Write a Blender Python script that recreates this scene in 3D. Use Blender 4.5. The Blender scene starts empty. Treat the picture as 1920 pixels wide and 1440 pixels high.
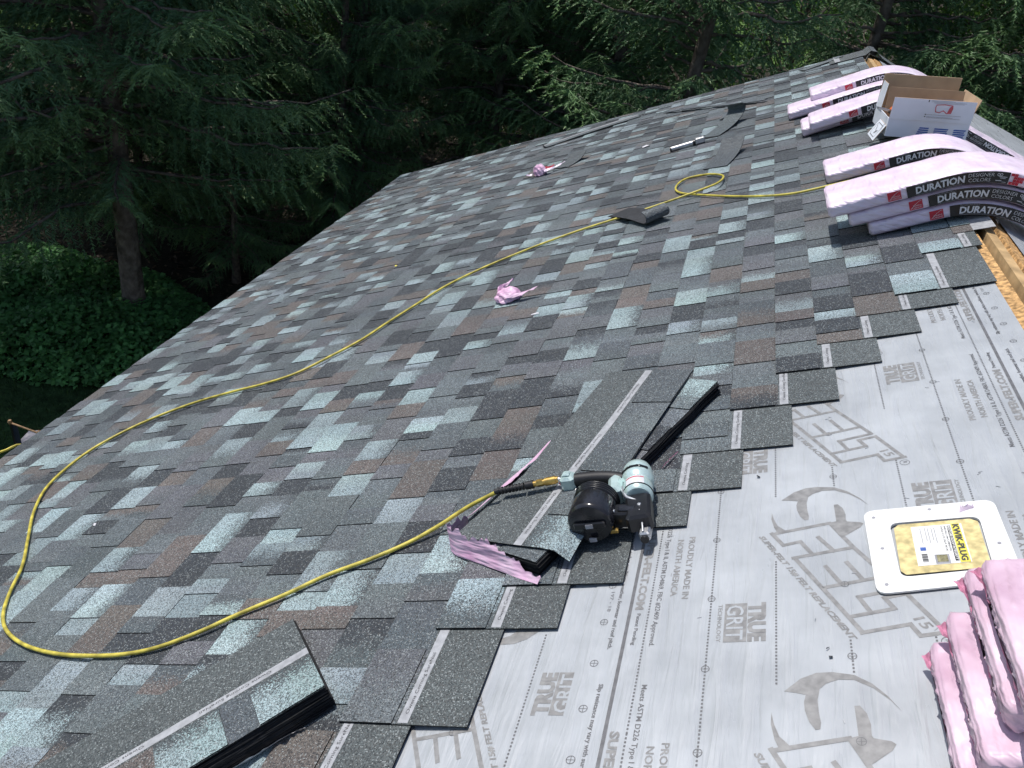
import bpy, math, random
import numpy as np
from mathutils import Matrix, Vector

# ------------------------------------------------------------------ camera, sky, sun
SC = bpy.context.scene
COL = SC.collection
PITCH = math.radians(26.565)
CP, SP = math.cos(PITCH), math.sin(PITCH)
E1 = Vector((CP, 0, SP)); E2 = Vector((0, 1, 0)); E3 = Vector((-SP, 0, CP))      # up the slope, along the ridge, off the roof
CAM_H = 1.38
cam_d = bpy.data.cameras.new('camera'); cam = bpy.data.objects.new('camera', cam_d); COL.objects.link(cam)
cam_d.sensor_width = 36.0; cam_d.lens = 28.825; cam_d.clip_start = 0.02; cam_d.clip_end = 600
cam.matrix_world = Matrix(((0.95214492, -0.26425276, 0.15359213, E3.x*CAM_H),
                           (0.26716255, 0.47544029, -0.83820088, 0.0),
                           (0.14847301, 0.83912276, 0.52328649, E3.z*CAM_H),
                           (0, 0, 0, 1)))
SC.camera = cam
SUN_EL, SUN_AZ = math.radians(63.8), math.radians(-70)     # azimuth from +Y towards +X
sun_dir = Vector((math.sin(SUN_AZ)*math.cos(SUN_EL), math.cos(SUN_AZ)*math.cos(SUN_EL), math.sin(SUN_EL)))
world = bpy.data.worlds.new('World'); SC.world = world; world.use_nodes = True
wn = world.node_tree; sky = wn.nodes.new('ShaderNodeTexSky'); sky.sky_type = 'NISHITA'; sky.sun_disc = False
sky.sun_elevation = SUN_EL; sky.sun_rotation = SUN_AZ % (2*math.pi); sky.dust_density = 1.5
wn.links.new(sky.outputs[0], wn.nodes['Background'].inputs[0]); wn.nodes['Background'].inputs[1].default_value = 0.115
sun_d = bpy.data.lights.new('sun', 'SUN'); sun_d.energy = 3.7; sun_d.angle = math.radians(0.53); sun_d.color = (1.0, 0.965, 0.92)
sun = bpy.data.objects.new('sun', sun_d); COL.objects.link(sun)
sun.rotation_euler = sun_dir.to_track_quat('Z', 'Y').to_euler(); sun.location = (0, 20, 40)
SC.view_settings.view_transform = 'Standard'; SC.view_settings.look = 'None'
SC.view_settings.exposure = 0.0; SC.view_settings.gamma = 1.0; SC.view_settings.use_curve_mapping = False
SC.render.engine = 'CYCLES'
SC.cycles.use_denoising = True
SC.cycles.adaptive_threshold = 0.03; SC.cycles.max_bounces = 5; SC.cycles.diffuse_bounces = 3; SC.cycles.glossy_bounces = 2; SC.cycles.transmission_bounces = 3
SC.cycles.transparent_max_bounces = 6

rnd = random.Random(7)
nrg = np.random.default_rng(11)
GZ = -5.5                                                    # ground level
RIDGE_A = 0.66
RP = math.radians(17.0)                                      # pitch of the far slope
ROOF = Matrix((( E1.x, E2.x, E3.x, 0), (E1.y, E2.y, E3.y, 0), (E1.z, E2.z, E3.z, 0), (0, 0, 0, 1)))
RIDGE = E1*RIDGE_A

def T3(a, b, w=0.0): return Matrix.Translation((a, b, w))
def RZ(d): return Matrix.Rotation(math.radians(d), 4, 'Z')
def RX(d): return Matrix.Rotation(math.radians(d), 4, 'X')
def RY(d): return Matrix.Rotation(math.radians(d), 4, 'Y')
def roofm(a, b, w=0.0, deg=0.0): return ROOF @ T3(a, b, w) @ RZ(deg)

# ------------------------------------------------------------------ materials
def mat(name, base=(0.5, 0.5, 0.5), rough=0.6, spec=0.5, metal=0.0, noise=None, bump=None, transl=0.0, attr=None):
    """noise=(scale, amount) varies the colour; bump=(scale, strength, distance)"""
    m = bpy.data.materials.new(name); m.use_nodes = True
    nt = m.node_tree; N, L = nt.nodes, nt.links
    bs = N['Principled BSDF']; bs.inputs['Roughness'].default_value = rough
    bs.inputs['Specular IOR Level'].default_value = spec; bs.inputs['Metallic'].default_value = metal
    bs.inputs['Base Color'].default_value = (*base, 1)
    tc = N.new('ShaderNodeTexCoord')
    csock = None
    if attr:
        an = N.new('ShaderNodeAttribute'); an.attribute_name = attr; csock = an.outputs['Color']
    if noise:
        nz = N.new('ShaderNodeTexNoise'); nz.inputs['Scale'].default_value = noise[0]; nz.inputs['Detail'].default_value = 2
        L.new(tc.outputs['Object'], nz.inputs['Vector'])
        mr = N.new('ShaderNodeMapRange'); mr.inputs[1].default_value = 0.3; mr.inputs[2].default_value = 0.7
        mr.inputs[3].default_value = 1-noise[1]; mr.inputs[4].default_value = 1+noise[1]; L.new(nz.outputs[0], mr.inputs[0])
        mx = N.new('ShaderNodeMix'); mx.data_type = 'RGBA'; mx.blend_type = 'MULTIPLY'; mx.inputs[0].default_value = 1
        mx.inputs[6].default_value = (*base, 1)
        if csock: L.new(csock, mx.inputs[6])
        L.new(mr.outputs[0], mx.inputs[7]); csock = mx.outputs[2]
    if csock: L.new(csock, bs.inputs['Base Color'])
    if bump:
        nb = N.new('ShaderNodeTexNoise'); nb.inputs['Scale'].default_value = bump[0]; nb.inputs['Detail'].default_value = 2
        L.new(tc.outputs['Object'], nb.inputs['Vector'])
        bp = N.new('ShaderNodeBump'); bp.inputs['Strength'].default_value = bump[1]; bp.inputs['Distance'].default_value = bump[2]
        L.new(nb.outputs[0], bp.inputs['Height']); L.new(bp.outputs[0], bs.inputs['Normal'])
    if transl > 0:
        tr = N.new('ShaderNodeBsdfTranslucent'); tr.inputs[0].default_value = (*base, 1)
        if csock: L.new(csock, tr.inputs[0])
        mxs = N.new('ShaderNodeMixShader'); mxs.inputs[0].default_value = transl
        L.new(bs.outputs[0], mxs.inputs[1]); L.new(tr.outputs[0], mxs.inputs[2])
        L.new(mxs.outputs[0], N['Material Output'].inputs['Surface'])
    return m

def shingle_material(name):
    """mineral granules: colour A to B across a tab, darker granules towards its upper edge, single bright and dark grains"""
    m = bpy.data.materials.new(name); m.use_nodes = True
    nt = m.node_tree; N, L = nt.nodes, nt.links
    bs = N['Principled BSDF']; bs.inputs['Roughness'].default_value = 0.58; bs.inputs['Specular IOR Level'].default_value = 0.5
    bs.inputs['Sheen Weight'].default_value = 0.17; bs.inputs['Sheen Roughness'].default_value = 0.6; bs.inputs['Sheen Tint'].default_value = (0.85, 0.93, 1.0, 1)
    geo = N.new('ShaderNodeNewGeometry')
    sc_ = N.new('ShaderNodeVectorMath'); sc_.operation = 'MULTIPLY'; sc_.inputs[1].default_value = (372, 341, 390); L.new(geo.outputs['Position'], sc_.inputs[0])
    fl = N.new('ShaderNodeVectorMath'); fl.operation = 'FLOOR'; L.new(sc_.outputs[0], fl.inputs[0])
    wn_ = N.new('ShaderNodeTexWhiteNoise'); wn_.noise_dimensions = '3D'; L.new(fl.outputs[0], wn_.inputs['Vector'])       # one cell = one granule
    sp = N.new('ShaderNodeSeparateColor'); L.new(wn_.outputs['Color'], sp.inputs[0])
    def mr(src, a, b, c, d, smooth=False):
        n = N.new('ShaderNodeMapRange'); n.interpolation_type = 'SMOOTHSTEP' if smooth else 'LINEAR'
        for i, v in zip((1, 2, 3, 4), (a, b, c, d)): n.inputs[i].default_value = v
        L.new(src, n.inputs[0]); return n.outputs[0]
    def mth(op, a, b):
        n = N.new('ShaderNodeMath'); n.operation = op
        for i, v in enumerate((a, b)):
            if isinstance(v, (int, float)): n.inputs[i].default_value = v
            else: L.new(v, n.inputs[i])
        return n.outputs[0]
    def mix(f, a, b, mode='MIX'):
        n = N.new('ShaderNodeMix'); n.data_type = 'RGBA'; n.blend_type = mode
        if isinstance(f, (int, float)): n.inputs[0].default_value = f
        else: L.new(f, n.inputs[0])
        for i, v in ((6, a), (7, b)):
            if isinstance(v, tuple): n.inputs[i].default_value = v
            else: L.new(v, n.inputs[i])
        return n.outputs[2]
    uv = N.new('ShaderNodeUVMap'); uv.uv_map = 'UVMap'
    su = N.new('ShaderNodeSeparateXYZ'); L.new(uv.outputs[0], su.inputs[0])
    A = N.new('ShaderNodeAttribute'); A.attribute_name = 'ColA'
    B = N.new('ShaderNodeAttribute'); B.attribute_name = 'ColB'
    # patchy blend of the two granule colours
    nz = N.new('ShaderNodeTexNoise'); nz.inputs['Scale'].default_value = 30; nz.inputs['Detail'].default_value = 1; L.new(geo.outputs['Position'], nz.inputs['Vector'])
    g = mth('SUBTRACT', sp.outputs[0], 0.5)
    x = mth('ADD', mth('ADD', su.outputs[0], mth('MULTIPLY', g, 0.55)), mth('MULTIPLY', mth('SUBTRACT', nz.outputs[0], 0.5), 0.5))
    c = mix(mr(x, 0.42, 0.62, 0, 1, True), A.outputs['Color'], B.outputs['Color'])
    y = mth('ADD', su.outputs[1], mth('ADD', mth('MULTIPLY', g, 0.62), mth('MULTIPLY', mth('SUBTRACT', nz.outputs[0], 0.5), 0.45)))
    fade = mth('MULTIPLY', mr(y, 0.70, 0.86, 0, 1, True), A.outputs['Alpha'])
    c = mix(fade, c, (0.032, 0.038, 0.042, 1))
    # grain to grain variation
    gv = N.new('ShaderNodeCombineColor')
    v = mr(sp.outputs[1], 0, 1, 0.32, 1.75)
    for i in range(3): L.new(v, gv.inputs[i])
    c = mix(1.0, c, gv.outputs[0], 'MULTIPLY')
    c = mix(mr(sp.outputs[2], 0.90, 0.93, 0, 0.62), c, (0.36, 0.40, 0.40, 1))
    c = mix(mr(sp.outputs[0], 0.16, 0.10, 0, 0.75), c, (0.018, 0.02, 0.022, 1))
    big = N.new('ShaderNodeTexNoise'); big.inputs['Scale'].default_value = 1.7; big.inputs['Detail'].default_value = 1; L.new(geo.outputs['Position'], big.inputs['Vector'])
    bv = N.new('ShaderNodeCombineColor'); v2 = mr(big.outputs[0], 0.3, 0.7, 0.86, 1.14)
    for i in range(3): L.new(v2, bv.inputs[i])
    c = mix(1.0, c, bv.outputs[0], 'MULTIPLY')
    L.new(c, bs.inputs['Base Color'])
    of = N.new('ShaderNodeVectorMath'); of.operation = 'SUBTRACT'; L.new(wn_.outputs['Color'], of.inputs[0]); of.inputs[1].default_value = (0.5, 0.5, 0.5)   # every granule faces its own way
    sl = N.new('ShaderNodeVectorMath'); sl.operation = 'SCALE'; L.new(of.outputs[0], sl.inputs[0]); sl.inputs['Scale'].default_value = 0.75
    ad = N.new('ShaderNodeVectorMath'); ad.operation = 'ADD'; L.new(sl.outputs[0], ad.inputs[0]); L.new(geo.outputs['Normal'], ad.inputs[1])
    nn = N.new('ShaderNodeVectorMath'); nn.operation = 'NORMALIZE'; L.new(ad.outputs[0], nn.inputs[0]); L.new(nn.outputs[0], bs.inputs['Normal'])
    return m

M = {}
M['granule'] = shingle_material('shingle_granules')
M['asphalt_edge'] = mat('asphalt_edge', (0.012, 0.013, 0.015), 0.75, 0.3, noise=(90, 0.5), bump=(160, 0.6, 0.002))
M['asphalt_back'] = mat('asphalt_back', (0.035, 0.037, 0.042), 0.6, 0.4, noise=(60, 0.4), bump=(220, 0.5, 0.001))
M['nail_strip'] = mat('nail_strip', (0.37, 0.38, 0.40), 0.5, 0.5, noise=(45, 0.18), bump=(300, 0.3, 0.0005))
M['strip_print'] = mat('strip_print', (0.06, 0.06, 0.065), 0.7, noise=(200, 0.3))
M['felt_print'] = mat('felt_print', (0.255, 0.252, 0.248), 0.4, 0.8, noise=(55, 0.22))
M['felt_print_dark'] = mat('felt_print_dark', (0.14, 0.14, 0.145), 0.4, 0.8, noise=(55, 0.2))
M['osb'] = mat('osb', (0.52, 0.31, 0.13), 0.75, 0.3, noise=(55, 0.6), bump=(60, 0.9, 0.008))
M['lumber'] = mat('lumber', (0.50, 0.34, 0.17), 0.75, 0.3, noise=(14, 0.3), bump=(40, 0.4, 0.002))
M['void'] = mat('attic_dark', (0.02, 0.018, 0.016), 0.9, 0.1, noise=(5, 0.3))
M['pink_in'] = mat('pink_plastic_dark', (0.70, 0.30, 0.44), 0.4, 0.5, noise=(40, 0.2), bump=(60, 0.5, 0.003), transl=0.35)
M['label_black'] = mat('label_black', (0.016, 0.016, 0.019), 0.35, 0.5, noise=(30, 0.3), bump=(30, 0.25, 0.002))
M['label_white'] = mat('label_white', (0.72, 0.71, 0.74), 0.45, noise=(60, 0.1))
M['label_grey'] = mat('label_grey', (0.34, 0.34, 0.37), 0.45, noise=(60, 0.15))
M['label_red'] = mat('label_red', (0.55, 0.02, 0.045), 0.4, 0.5, noise=(40, 0.15), bump=(30, 0.25, 0.002))
M['hose'] = mat('hose_yellow', (0.58, 0.49, 0.08), 0.48, 0.5, noise=(22, 0.38), bump=(150, 0.25, 0.0006))
M['brass'] = mat('brass', (0.60, 0.40, 0.12), 0.35, 0.5, 0.85, noise=(60, 0.2))
M['steel'] = mat('steel', (0.55, 0.56, 0.58), 0.45, 0.5, 0.9, noise=(50, 0.2))
M['rubber'] = mat('black_rubber', (0.016, 0.016, 0.018), 0.5, 0.5, noise=(60, 0.3), bump=(250, 0.2, 0.0005))
M['gun_teal'] = mat('gun_silver_teal', (0.55, 0.70, 0.68), 0.26, 0.6, 0.3, noise=(35, 0.1), bump=(90, 0.08, 0.0005))
M['gun_black'] = mat('gun_black', (0.014, 0.014, 0.016), 0.30, 0.5, noise=(40, 0.3), bump=(120, 0.12, 0.0006))
M['gun_gloss'] = mat('gun_gloss_black', (0.02, 0.02, 0.024), 0.16, 0.6, noise=(40, 0.3))
M['white_paint'] = mat('white_paint', (0.82, 0.82, 0.81), 0.35, 0.5, noise=(12, 0.04), bump=(30, 0.06, 0.001))
M['paper'] = mat('paper', (0.78, 0.78, 0.76), 0.6, noise=(20, 0.05))
M['yellow_print'] = mat('yellow_print', (0.75, 0.66, 0.10), 0.6, noise=(60, 0.08))
M['olive_print'] = mat('olive_print', (0.26, 0.24, 0.13), 0.6, noise=(120, 0.5))
M['carton'] = mat('carton_brown', (0.50, 0.36, 0.24), 0.8, 0.2, noise=(12, 0.1), bump=(80, 0.15, 0.001))
M['carton_white'] = mat('carton_white', (0.74, 0.78, 0.85), 0.6, 0.3, noise=(9, 0.05), bump=(12, 0.15, 0.003))
M['blue_print'] = mat('blue_print', (0.05, 0.12, 0.42), 0.6, noise=(60, 0.15))
M['red_print'] = mat('red_print', (0.62, 0.12, 0.14), 0.6, noise=(60, 0.15))
M['orange'] = mat('orange_plastic', (0.75, 0.16, 0.04), 0.4, noise=(30, 0.1))
M['siding'] = mat('siding', (0.52, 0.50, 0.45), 0.7, noise=(6, 0.08), bump=(30, 0.2, 0.003))
M['trim'] = mat('white_trim', (0.72, 0.72, 0.70), 0.5, noise=(10, 0.06))
M['bark'] = mat('bark', (0.15, 0.125, 0.105), 0.9, 0.1, noise=(9, 0.45), bump=(26, 0.9, 0.03))
M['twig'] = mat('twig', (0.13, 0.10, 0.08), 0.9, 0.1, noise=(20, 0.3))
M['spruce'] = mat('spruce_needles', (0.03, 0.06, 0.035), 0.55, 0.3, attr='Tint', noise=(2.2, 0.35))
M['leaf'] = mat('broad_leaf', (0.06, 0.12, 0.03), 0.5, 0.35, attr='Tint', noise=(2.5, 0.3), transl=0.42)
M['fabric_navy'] = mat('fabric_navy', (0.012, 0.018, 0.035), 0.8, noise=(80, 0.3), bump=(300, 0.3, 0.001))
M['fabric_pale'] = mat('fabric_pale', (0.42, 0.40, 0.43), 0.75, noise=(30, 0.1), bump=(200, 0.3, 0.001))
M['tan_rope'] = mat('tan_wood', (0.30, 0.18, 0.09), 0.6, noise=(30, 0.25))

def plastic_material(name, lo, hi, diag, crease, rough=0.34):
    """thin printed film: tight diagonal pull lines and sharp creases"""
    m = mat(name, lo, rough, 0.5)
    nt = m.node_tree; N, L = nt.nodes, nt.links; bs = N['Principled BSDF']
    tc = N.new('ShaderNodeTexCoord')
    n2 = N.new('ShaderNodeTexNoise'); n2.inputs['Scale'].default_value = 11; n2.inputs['Detail'].default_value = 3; L.new(tc.outputs['Object'], n2.inputs['Vector'])
    rp = N.new('ShaderNodeValToRGB'); rp.color_ramp.elements[0].position = 0.35; rp.color_ramp.elements[0].color = (*lo, 1)
    rp.color_ramp.elements[1].position = 0.65; rp.color_ramp.elements[1].color = (*hi, 1); L.new(n2.outputs[0], rp.inputs[0]); L.new(rp.outputs[0], bs.inputs['Base Color'])
    mw_ = N.new('ShaderNodeMapping'); mw_.inputs['Rotation'].default_value = (0, math.radians(-52), 0); mw_.inputs['Scale'].default_value = (4, 3, 24); L.new(tc.outputs['Object'], mw_.inputs['Vector'])
    n1 = N.new('ShaderNodeTexNoise'); n1.inputs['Scale'].default_value = 1.6; n1.inputs['Detail'].default_value = 2; L.new(mw_.outputs[0], n1.inputs['Vector'])
    n3 = N.new('ShaderNodeTexNoise'); n3.noise_type = 'RIDGED_MULTIFRACTAL'; n3.inputs['Scale'].default_value = 13; n3.inputs['Detail'].default_value = 2; L.new(tc.outputs['Object'], n3.inputs['Vector'])
    a = N.new('ShaderNodeMath'); a.operation = 'MULTIPLY'; a.inputs[1].default_value = diag; L.new(n1.outputs[0], a.inputs[0])
    b = N.new('ShaderNodeMath'); b.operation = 'MULTIPLY_ADD'; b.inputs[1].default_value = crease; L.new(n3.outputs[0], b.inputs[0]); L.new(a.outputs[0], b.inputs[2])
    bp = N.new('ShaderNodeBump'); bp.inputs['Strength'].default_value = 0.8; bp.inputs['Distance'].default_value = 0.035; L.new(b.outputs[0], bp.inputs['Height']); L.new(bp.outputs[0], bs.inputs['Normal'])
    return m
M['pink'] = plastic_material('pink_plastic', (0.80, 0.65, 0.80), (0.88, 0.78, 0.89), 0.8, 0.02)
M['pink_old'] = plastic_material('pink_plastic_wrinkled', (0.58, 0.39, 0.50), (0.77, 0.58, 0.69), 0.9, 0.22, 0.42)
M['pink_torn'] = plastic_material('pink_plastic_torn', (0.68, 0.38, 0.58), (0.82, 0.58, 0.74), 0.8, 0.10, 0.4)

def felt_material():
    m = mat('felt_sheet', (0.56, 0.58, 0.605), 0.38, 0.8)
    nt = m.node_tree; N, L = nt.nodes, nt.links; bs = N['Principled BSDF']
    tc = N.new('ShaderNodeTexCoord')
    mp = N.new('ShaderNodeMapping'); mp.inputs['Scale'].default_value = (16, 1.6, 1); L.new(tc.outputs['Object'], mp.inputs['Vector'])
    n1 = N.new('ShaderNodeTexNoise'); n1.inputs['Scale'].default_value = 2.0; n1.inputs['Detail'].default_value = 3; n1.inputs['Distortion'].default_value = 0.8; L.new(mp.outputs[0], n1.inputs['Vector'])
    n2 = N.new('ShaderNodeTexNoise'); n2.inputs['Scale'].default_value = 3.5; n2.inputs['Detail'].default_value = 4; n2.inputs['Roughness'].default_value = 0.62; L.new(tc.outputs['Object'], n2.inputs['Vector'])
    rp = N.new('ShaderNodeValToRGB'); rp.color_ramp.elements[0].position = 0.36; rp.color_ramp.elements[0].color = (0.375, 0.395, 0.415, 1)
    rp.color_ramp.elements[1].position = 0.68; rp.color_ramp.elements[1].color = (0.49, 0.515, 0.54, 1); L.new(n2.outputs[0], rp.inputs[0])
    L.new(rp.outputs[0], bs.inputs['Base Color'])
    rr = N.new('ShaderNodeMapRange'); rr.inputs[1].default_value = 0.3; rr.inputs[2].default_value = 0.7; rr.inputs[3].default_value = 0.24; rr.inputs[4].default_value = 0.46; L.new(n1.outputs[0], rr.inputs[0]); L.new(rr.outputs[0], bs.inputs['Roughness'])
    ad = N.new('ShaderNodeMath'); ad.operation = 'MULTIPLY_ADD'; L.new(n2.outputs[0], ad.inputs[0]); ad.inputs[1].default_value = 0.7; L.new(n1.outputs[0], ad.inputs[2])
    mp3 = N.new('ShaderNodeMapping'); mp3.inputs['Rotation'].default_value = (0, 0, math.radians(24)); mp3.inputs['Scale'].default_value = (9, 2.2, 1); L.new(tc.outputs['Object'], mp3.inputs['Vector'])
    n3 = N.new('ShaderNodeTexNoise'); n3.noise_type = 'RIDGED_MULTIFRACTAL'; n3.inputs['Scale'].default_value = 1.3; n3.inputs['Detail'].default_value = 2; L.new(mp3.outputs[0], n3.inputs['Vector'])
    a3 = N.new('ShaderNodeMath'); a3.operation = 'MULTIPLY_ADD'; L.new(n3.outputs[0], a3.inputs[0]); a3.inputs[1].default_value = 0.28; L.new(ad.outputs[0], a3.inputs[2])
    bp = N.new('ShaderNodeBump'); bp.inputs['Strength'].default_value = 0.85; bp.inputs['Distance'].default_value = 0.009; L.new(a3.outputs[0], bp.inputs['Height']); L.new(bp.outputs[0], bs.inputs['Normal'])
    return m
M['felt'] = felt_material()

def ground_material():
    m = mat('lawn_and_litter', (0.05, 0.08, 0.03), 0.95, 0.1)
    nt = m.node_tree; N, L = nt.nodes, nt.links; bs = N['Principled BSDF']
    tc = N.new('ShaderNodeTexCoord')
    an = N.new('ShaderNodeAttribute'); an.attribute_name = 'Tint'
    n2 = N.new('ShaderNodeTexNoise'); n2.inputs['Scale'].default_value = 9; n2.inputs['Detail'].default_value = 3; n2.inputs['Roughness'].default_value = 0.7; L.new(tc.outputs['Object'], n2.inputs['Vector'])
    mr = N.new('ShaderNodeMapRange'); mr.inputs[1].default_value = 0.3; mr.inputs[2].default_value = 0.7; mr.inputs[3].default_value = 0.5; mr.inputs[4].default_value = 1.5; L.new(n2.outputs[0], mr.inputs[0])
    mx = N.new('ShaderNodeMix'); mx.data_type = 'RGBA'; mx.blend_type = 'MULTIPLY'; mx.inputs[0].default_value = 1
    L.new(an.outputs['Color'], mx.inputs[6]); L.new(mr.outputs[0], mx.inputs[7]); L.new(mx.outputs[2], bs.inputs['Base Color'])
    bp = N.new('ShaderNodeBump'); bp.inputs['Strength'].default_value = 0.8; bp.inputs['Distance'].default_value = 0.05; L.new(n2.outputs[0], bp.inputs['Height']); L.new(bp.outputs[0], bs.inputs['Normal'])
    return m
M['ground'] = ground_material()

# ------------------------------------------------------------------ object helpers
WM = {}                                                      # world matrix of every object made here
def put(name, data, parent=None, mw=None, label=None, cat=None, group=None, kind=None):
    o = bpy.data.objects.new(name, data); COL.objects.link(o)
    mw = mw.copy() if mw is not None else Matrix.Identity(4)
    o.matrix_world = mw; WM[o.name] = mw
    if parent is not None:
        o.parent = parent; o.matrix_parent_inverse = WM[parent.name].inverted()
        o.matrix_basis = mw
    if label: o['label'] = label
    if cat: o['category'] = cat
    if group: o['group'] = group
    if kind: o['kind'] = kind
    return o

class MB:
    """collects vertices, faces and a material per face"""
    def __init__(s): s.v, s.f, s.m, s.mats, s.smooth = [], [], [], [], []
    def mi(s, m):
        if m not in s.mats: s.mats.append(m)
        return s.mats.index(m)
    def add(s, vs, fs, m, smooth=False):
        o = len(s.v); k = s.mi(m)
        s.v.extend([tuple(p) for p in vs])
        for f in fs: s.f.append(tuple(o+i for i in f)); s.m.append(k); s.smooth.append(smooth)
    def quad(s, a, b, c, d, m): s.add((a, b, c, d), ((0, 1, 2, 3),), m)
    def poly(s, pts, m): s.add(pts, (tuple(range(len(pts))),), m)
    def box(s, x0, x1, y0, y1, z0, z1, m, M4=None, bev=0.0):
        if bev > 0:
            b = bev; P = []; F = []
            for z, i in ((z0, b), (z0+b, 0), (z1-b, 0), (z1, b)):
                P += [(x0+i+b*(i == 0)*0, y0+i+b, z), (x0+i+b, y0+i, z), (x1-i-b, y0+i, z), (x1-i, y0+i+b, z), (x1-i, y1-i-b, z), (x1-i-b, y1-i, z), (x0+i+b, y1-i, z), (x0+i, y1-i-b, z)]
            for r in range(3):
                for i in range(8): F.append((r*8+i, r*8+(i+1) % 8, r*8+8+(i+1) % 8, r*8+8+i))
            F.append(tuple(range(7, -1, -1))); F.append(tuple(range(24, 32)))
        else:
            P = [(x0, y0, z0), (x1, y0, z0), (x1, y1, z0), (x0, y1, z0), (x0, y0, z1), (x1, y0, z1), (x1, y1, z1), (x0, y1, z1)]
            F = [(3, 2, 1, 0), (4, 5, 6, 7), (0, 1, 5, 4), (1, 2, 6, 5), (2, 3, 7, 6), (3, 0, 4, 7)]
        if M4 is not None: P = [tuple(M4 @ Vector(p)) for p in P]
        s.add(P, F, m)
    def lathe(s, prof, m, M4=None, n=24, smooth=True, caps=True):
        """prof: (radius, z) pairs, spun round local z"""
        P, F = [], []
        for r, z in prof:
            for i in range(n):
                t = 2*math.pi*i/n; P.append((r*math.cos(t), r*math.sin(t), z))
        for k in range(len(prof)-1):
            for i in range(n): F.append((k*n+i, k*n+(i+1) % n, (k+1)*n+(i+1) % n, (k+1)*n+i))
        if M4 is not None: P = [tuple(M4 @ Vector(p)) for p in P]
        s.add(P, F, m, smooth)
        if caps:
            o = len(prof)-1
            s.add([P[i] for i in range(n)][::-1], (tuple(range(n)),), m); s.add(P[o*n:], (tuple(range(n)),), m)
    def tube(s, pts, r, m, n=8, smooth=True, caps=True):
        pts = [Vector(p) for p in pts]; P, F = [], []
        rr = r if isinstance(r, (list, tuple)) else [r]*len(pts)
        up = None
        for i, p in enumerate(pts):
            t = (pts[min(i+1, len(pts)-1)]-pts[max(i-1, 0)]).normalized()
            if up is None:
                up = t.cross(Vector((0, 0, 1)));
                if up.length < 1e-3: up = t.cross(Vector((1, 0, 0)))
                up.normalize()
            up = (up - t*up.dot(t)).normalized(); sd = t.cross(up)
            for k in range(n):
                a = 2*math.pi*k/n; P.append(p + (up*math.cos(a)+sd*math.sin(a))*rr[i])
        for i in range(len(pts)-1):
            for k in range(n): F.append((i*n+k, i*n+(k+1) % n, (i+1)*n+(k+1) % n, (i+1)*n+k))
        s.add(P, F, m, smooth)
        if caps:
            s.add(P[:n], (tuple(range(n-1, -1, -1)),), m); s.add(P[-n:], (tuple(range(n)),), m)
    def mesh(s, name):
        me = bpy.data.meshes.new(name); me.from_pydata(s.v, [], s.f)
        for m in s.mats: me.materials.append(M[m])
        me.polygons.foreach_set('material_index', s.m); me.polygons.foreach_set('use_smooth', s.smooth); me.update()
        return me
    def build(s, name, parent=None, mw=None, **k): return put(name, s.mesh(name), parent, mw, **k)

def empty(name, mw, **k):
    o = put(name, None, None, mw, **k); o.empty_display_size = 0.1; return o

def catmull(pts, n=6):
    P = [Vector(p) for p in pts]; out = []
    for i in range(len(P)-1):
        a, b, c, d = P[max(i-1, 0)], P[i], P[i+1], P[min(i+2, len(P)-1)]
        for k in range(n):
            t = k/n; out.append(0.5*((2*b)+(c-a)*t+(2*a-5*b+4*c-d)*t*t+(3*b-a-3*c+d)*t**3))
    out.append(P[-1]); return out

# lettering: outlines of the built-in font, cap height 1
TXT = {}
def letters(body, bold=0.0):
    key = (body, bold)
    if key not in TXT:
        cu = bpy.data.curves.new('lettering', 'FONT'); cu.body = body; cu.size = 1.0; cu.resolution_u = 2; cu.offset = bold; cu.fill_mode = 'FRONT'
        o = bpy.data.objects.new('lettering', cu); COL.objects.link(o); bpy.context.view_layer.update()
        ev = o.evaluated_get(bpy.context.evaluated_depsgraph_get()); me = ev.to_mesh()
        V = np.array([v.co[:2] for v in me.vertices]); F = [tuple(p.vertices) for p in me.polygons]
        ev.to_mesh_clear(); bpy.data.objects.remove(o); bpy.data.curves.remove(cu)
        V[:, 0] -= V[:, 0].min(); V /= 0.729
        TXT[key] = (V, F, V[:, 0].max())
    return TXT[key]
def text(mb, body, org, rd, up, length, cap, m, shear=0.0, bold=0.0, warp=None):
    """writes body from org along rd, cap height along up; warp maps the finished point"""
    V, F, wd = letters(body, bold); rd = Vector(rd); up = Vector(up); org = Vector(org); P = []
    for x, y in V:
        p = org + rd*((x/wd)*length + shear*y*cap) + up*(y*cap)
        P.append(warp(p) if warp else p)
    mb.add(P, F, m)
def stroke(mb, pts, wd, m, z, step=0.03, warp=None):
    """flat polyline of width wd in the xy plane"""
    for (ax, ay), (bx, by) in zip(pts[:-1], pts[1:]):
        L = math.hypot(bx-ax, by-ay); n = max(1, int(L/step)); dx, dy = (bx-ax)/L, (by-ay)/L
        e = wd*0.42; P, F = [], []
        for i in range(n+1):
            t = -e+(L+2*e)*i/n
            for sgn in (-1, 1):
                p = (ax+dx*t-dy*sgn*wd/2, ay+dy*t+dx*sgn*wd/2, z); P.append(warp(Vector(p)) if warp else p)
        for i in range(n): F.append((2*i, 2*i+2, 2*i+3, 2*i+1))
        mb.add(P, F, m)
def ring(mb, x, y, r, wd, z, m, n=20, warp=None):
    P, F = [], []
    for i in range(n):
        t = 2*math.pi*i/n
        for q in (r-wd/2, r+wd/2):
            p = Vector((x+q*math.cos(t), y+q*math.sin(t), z)); P.append(warp(p) if warp else p)
    for i in range(n): j = (i+1) % n; F.append((2*i, 2*i+1, 2*j+1, 2*j))
    mb.add(P, F, m)

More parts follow.
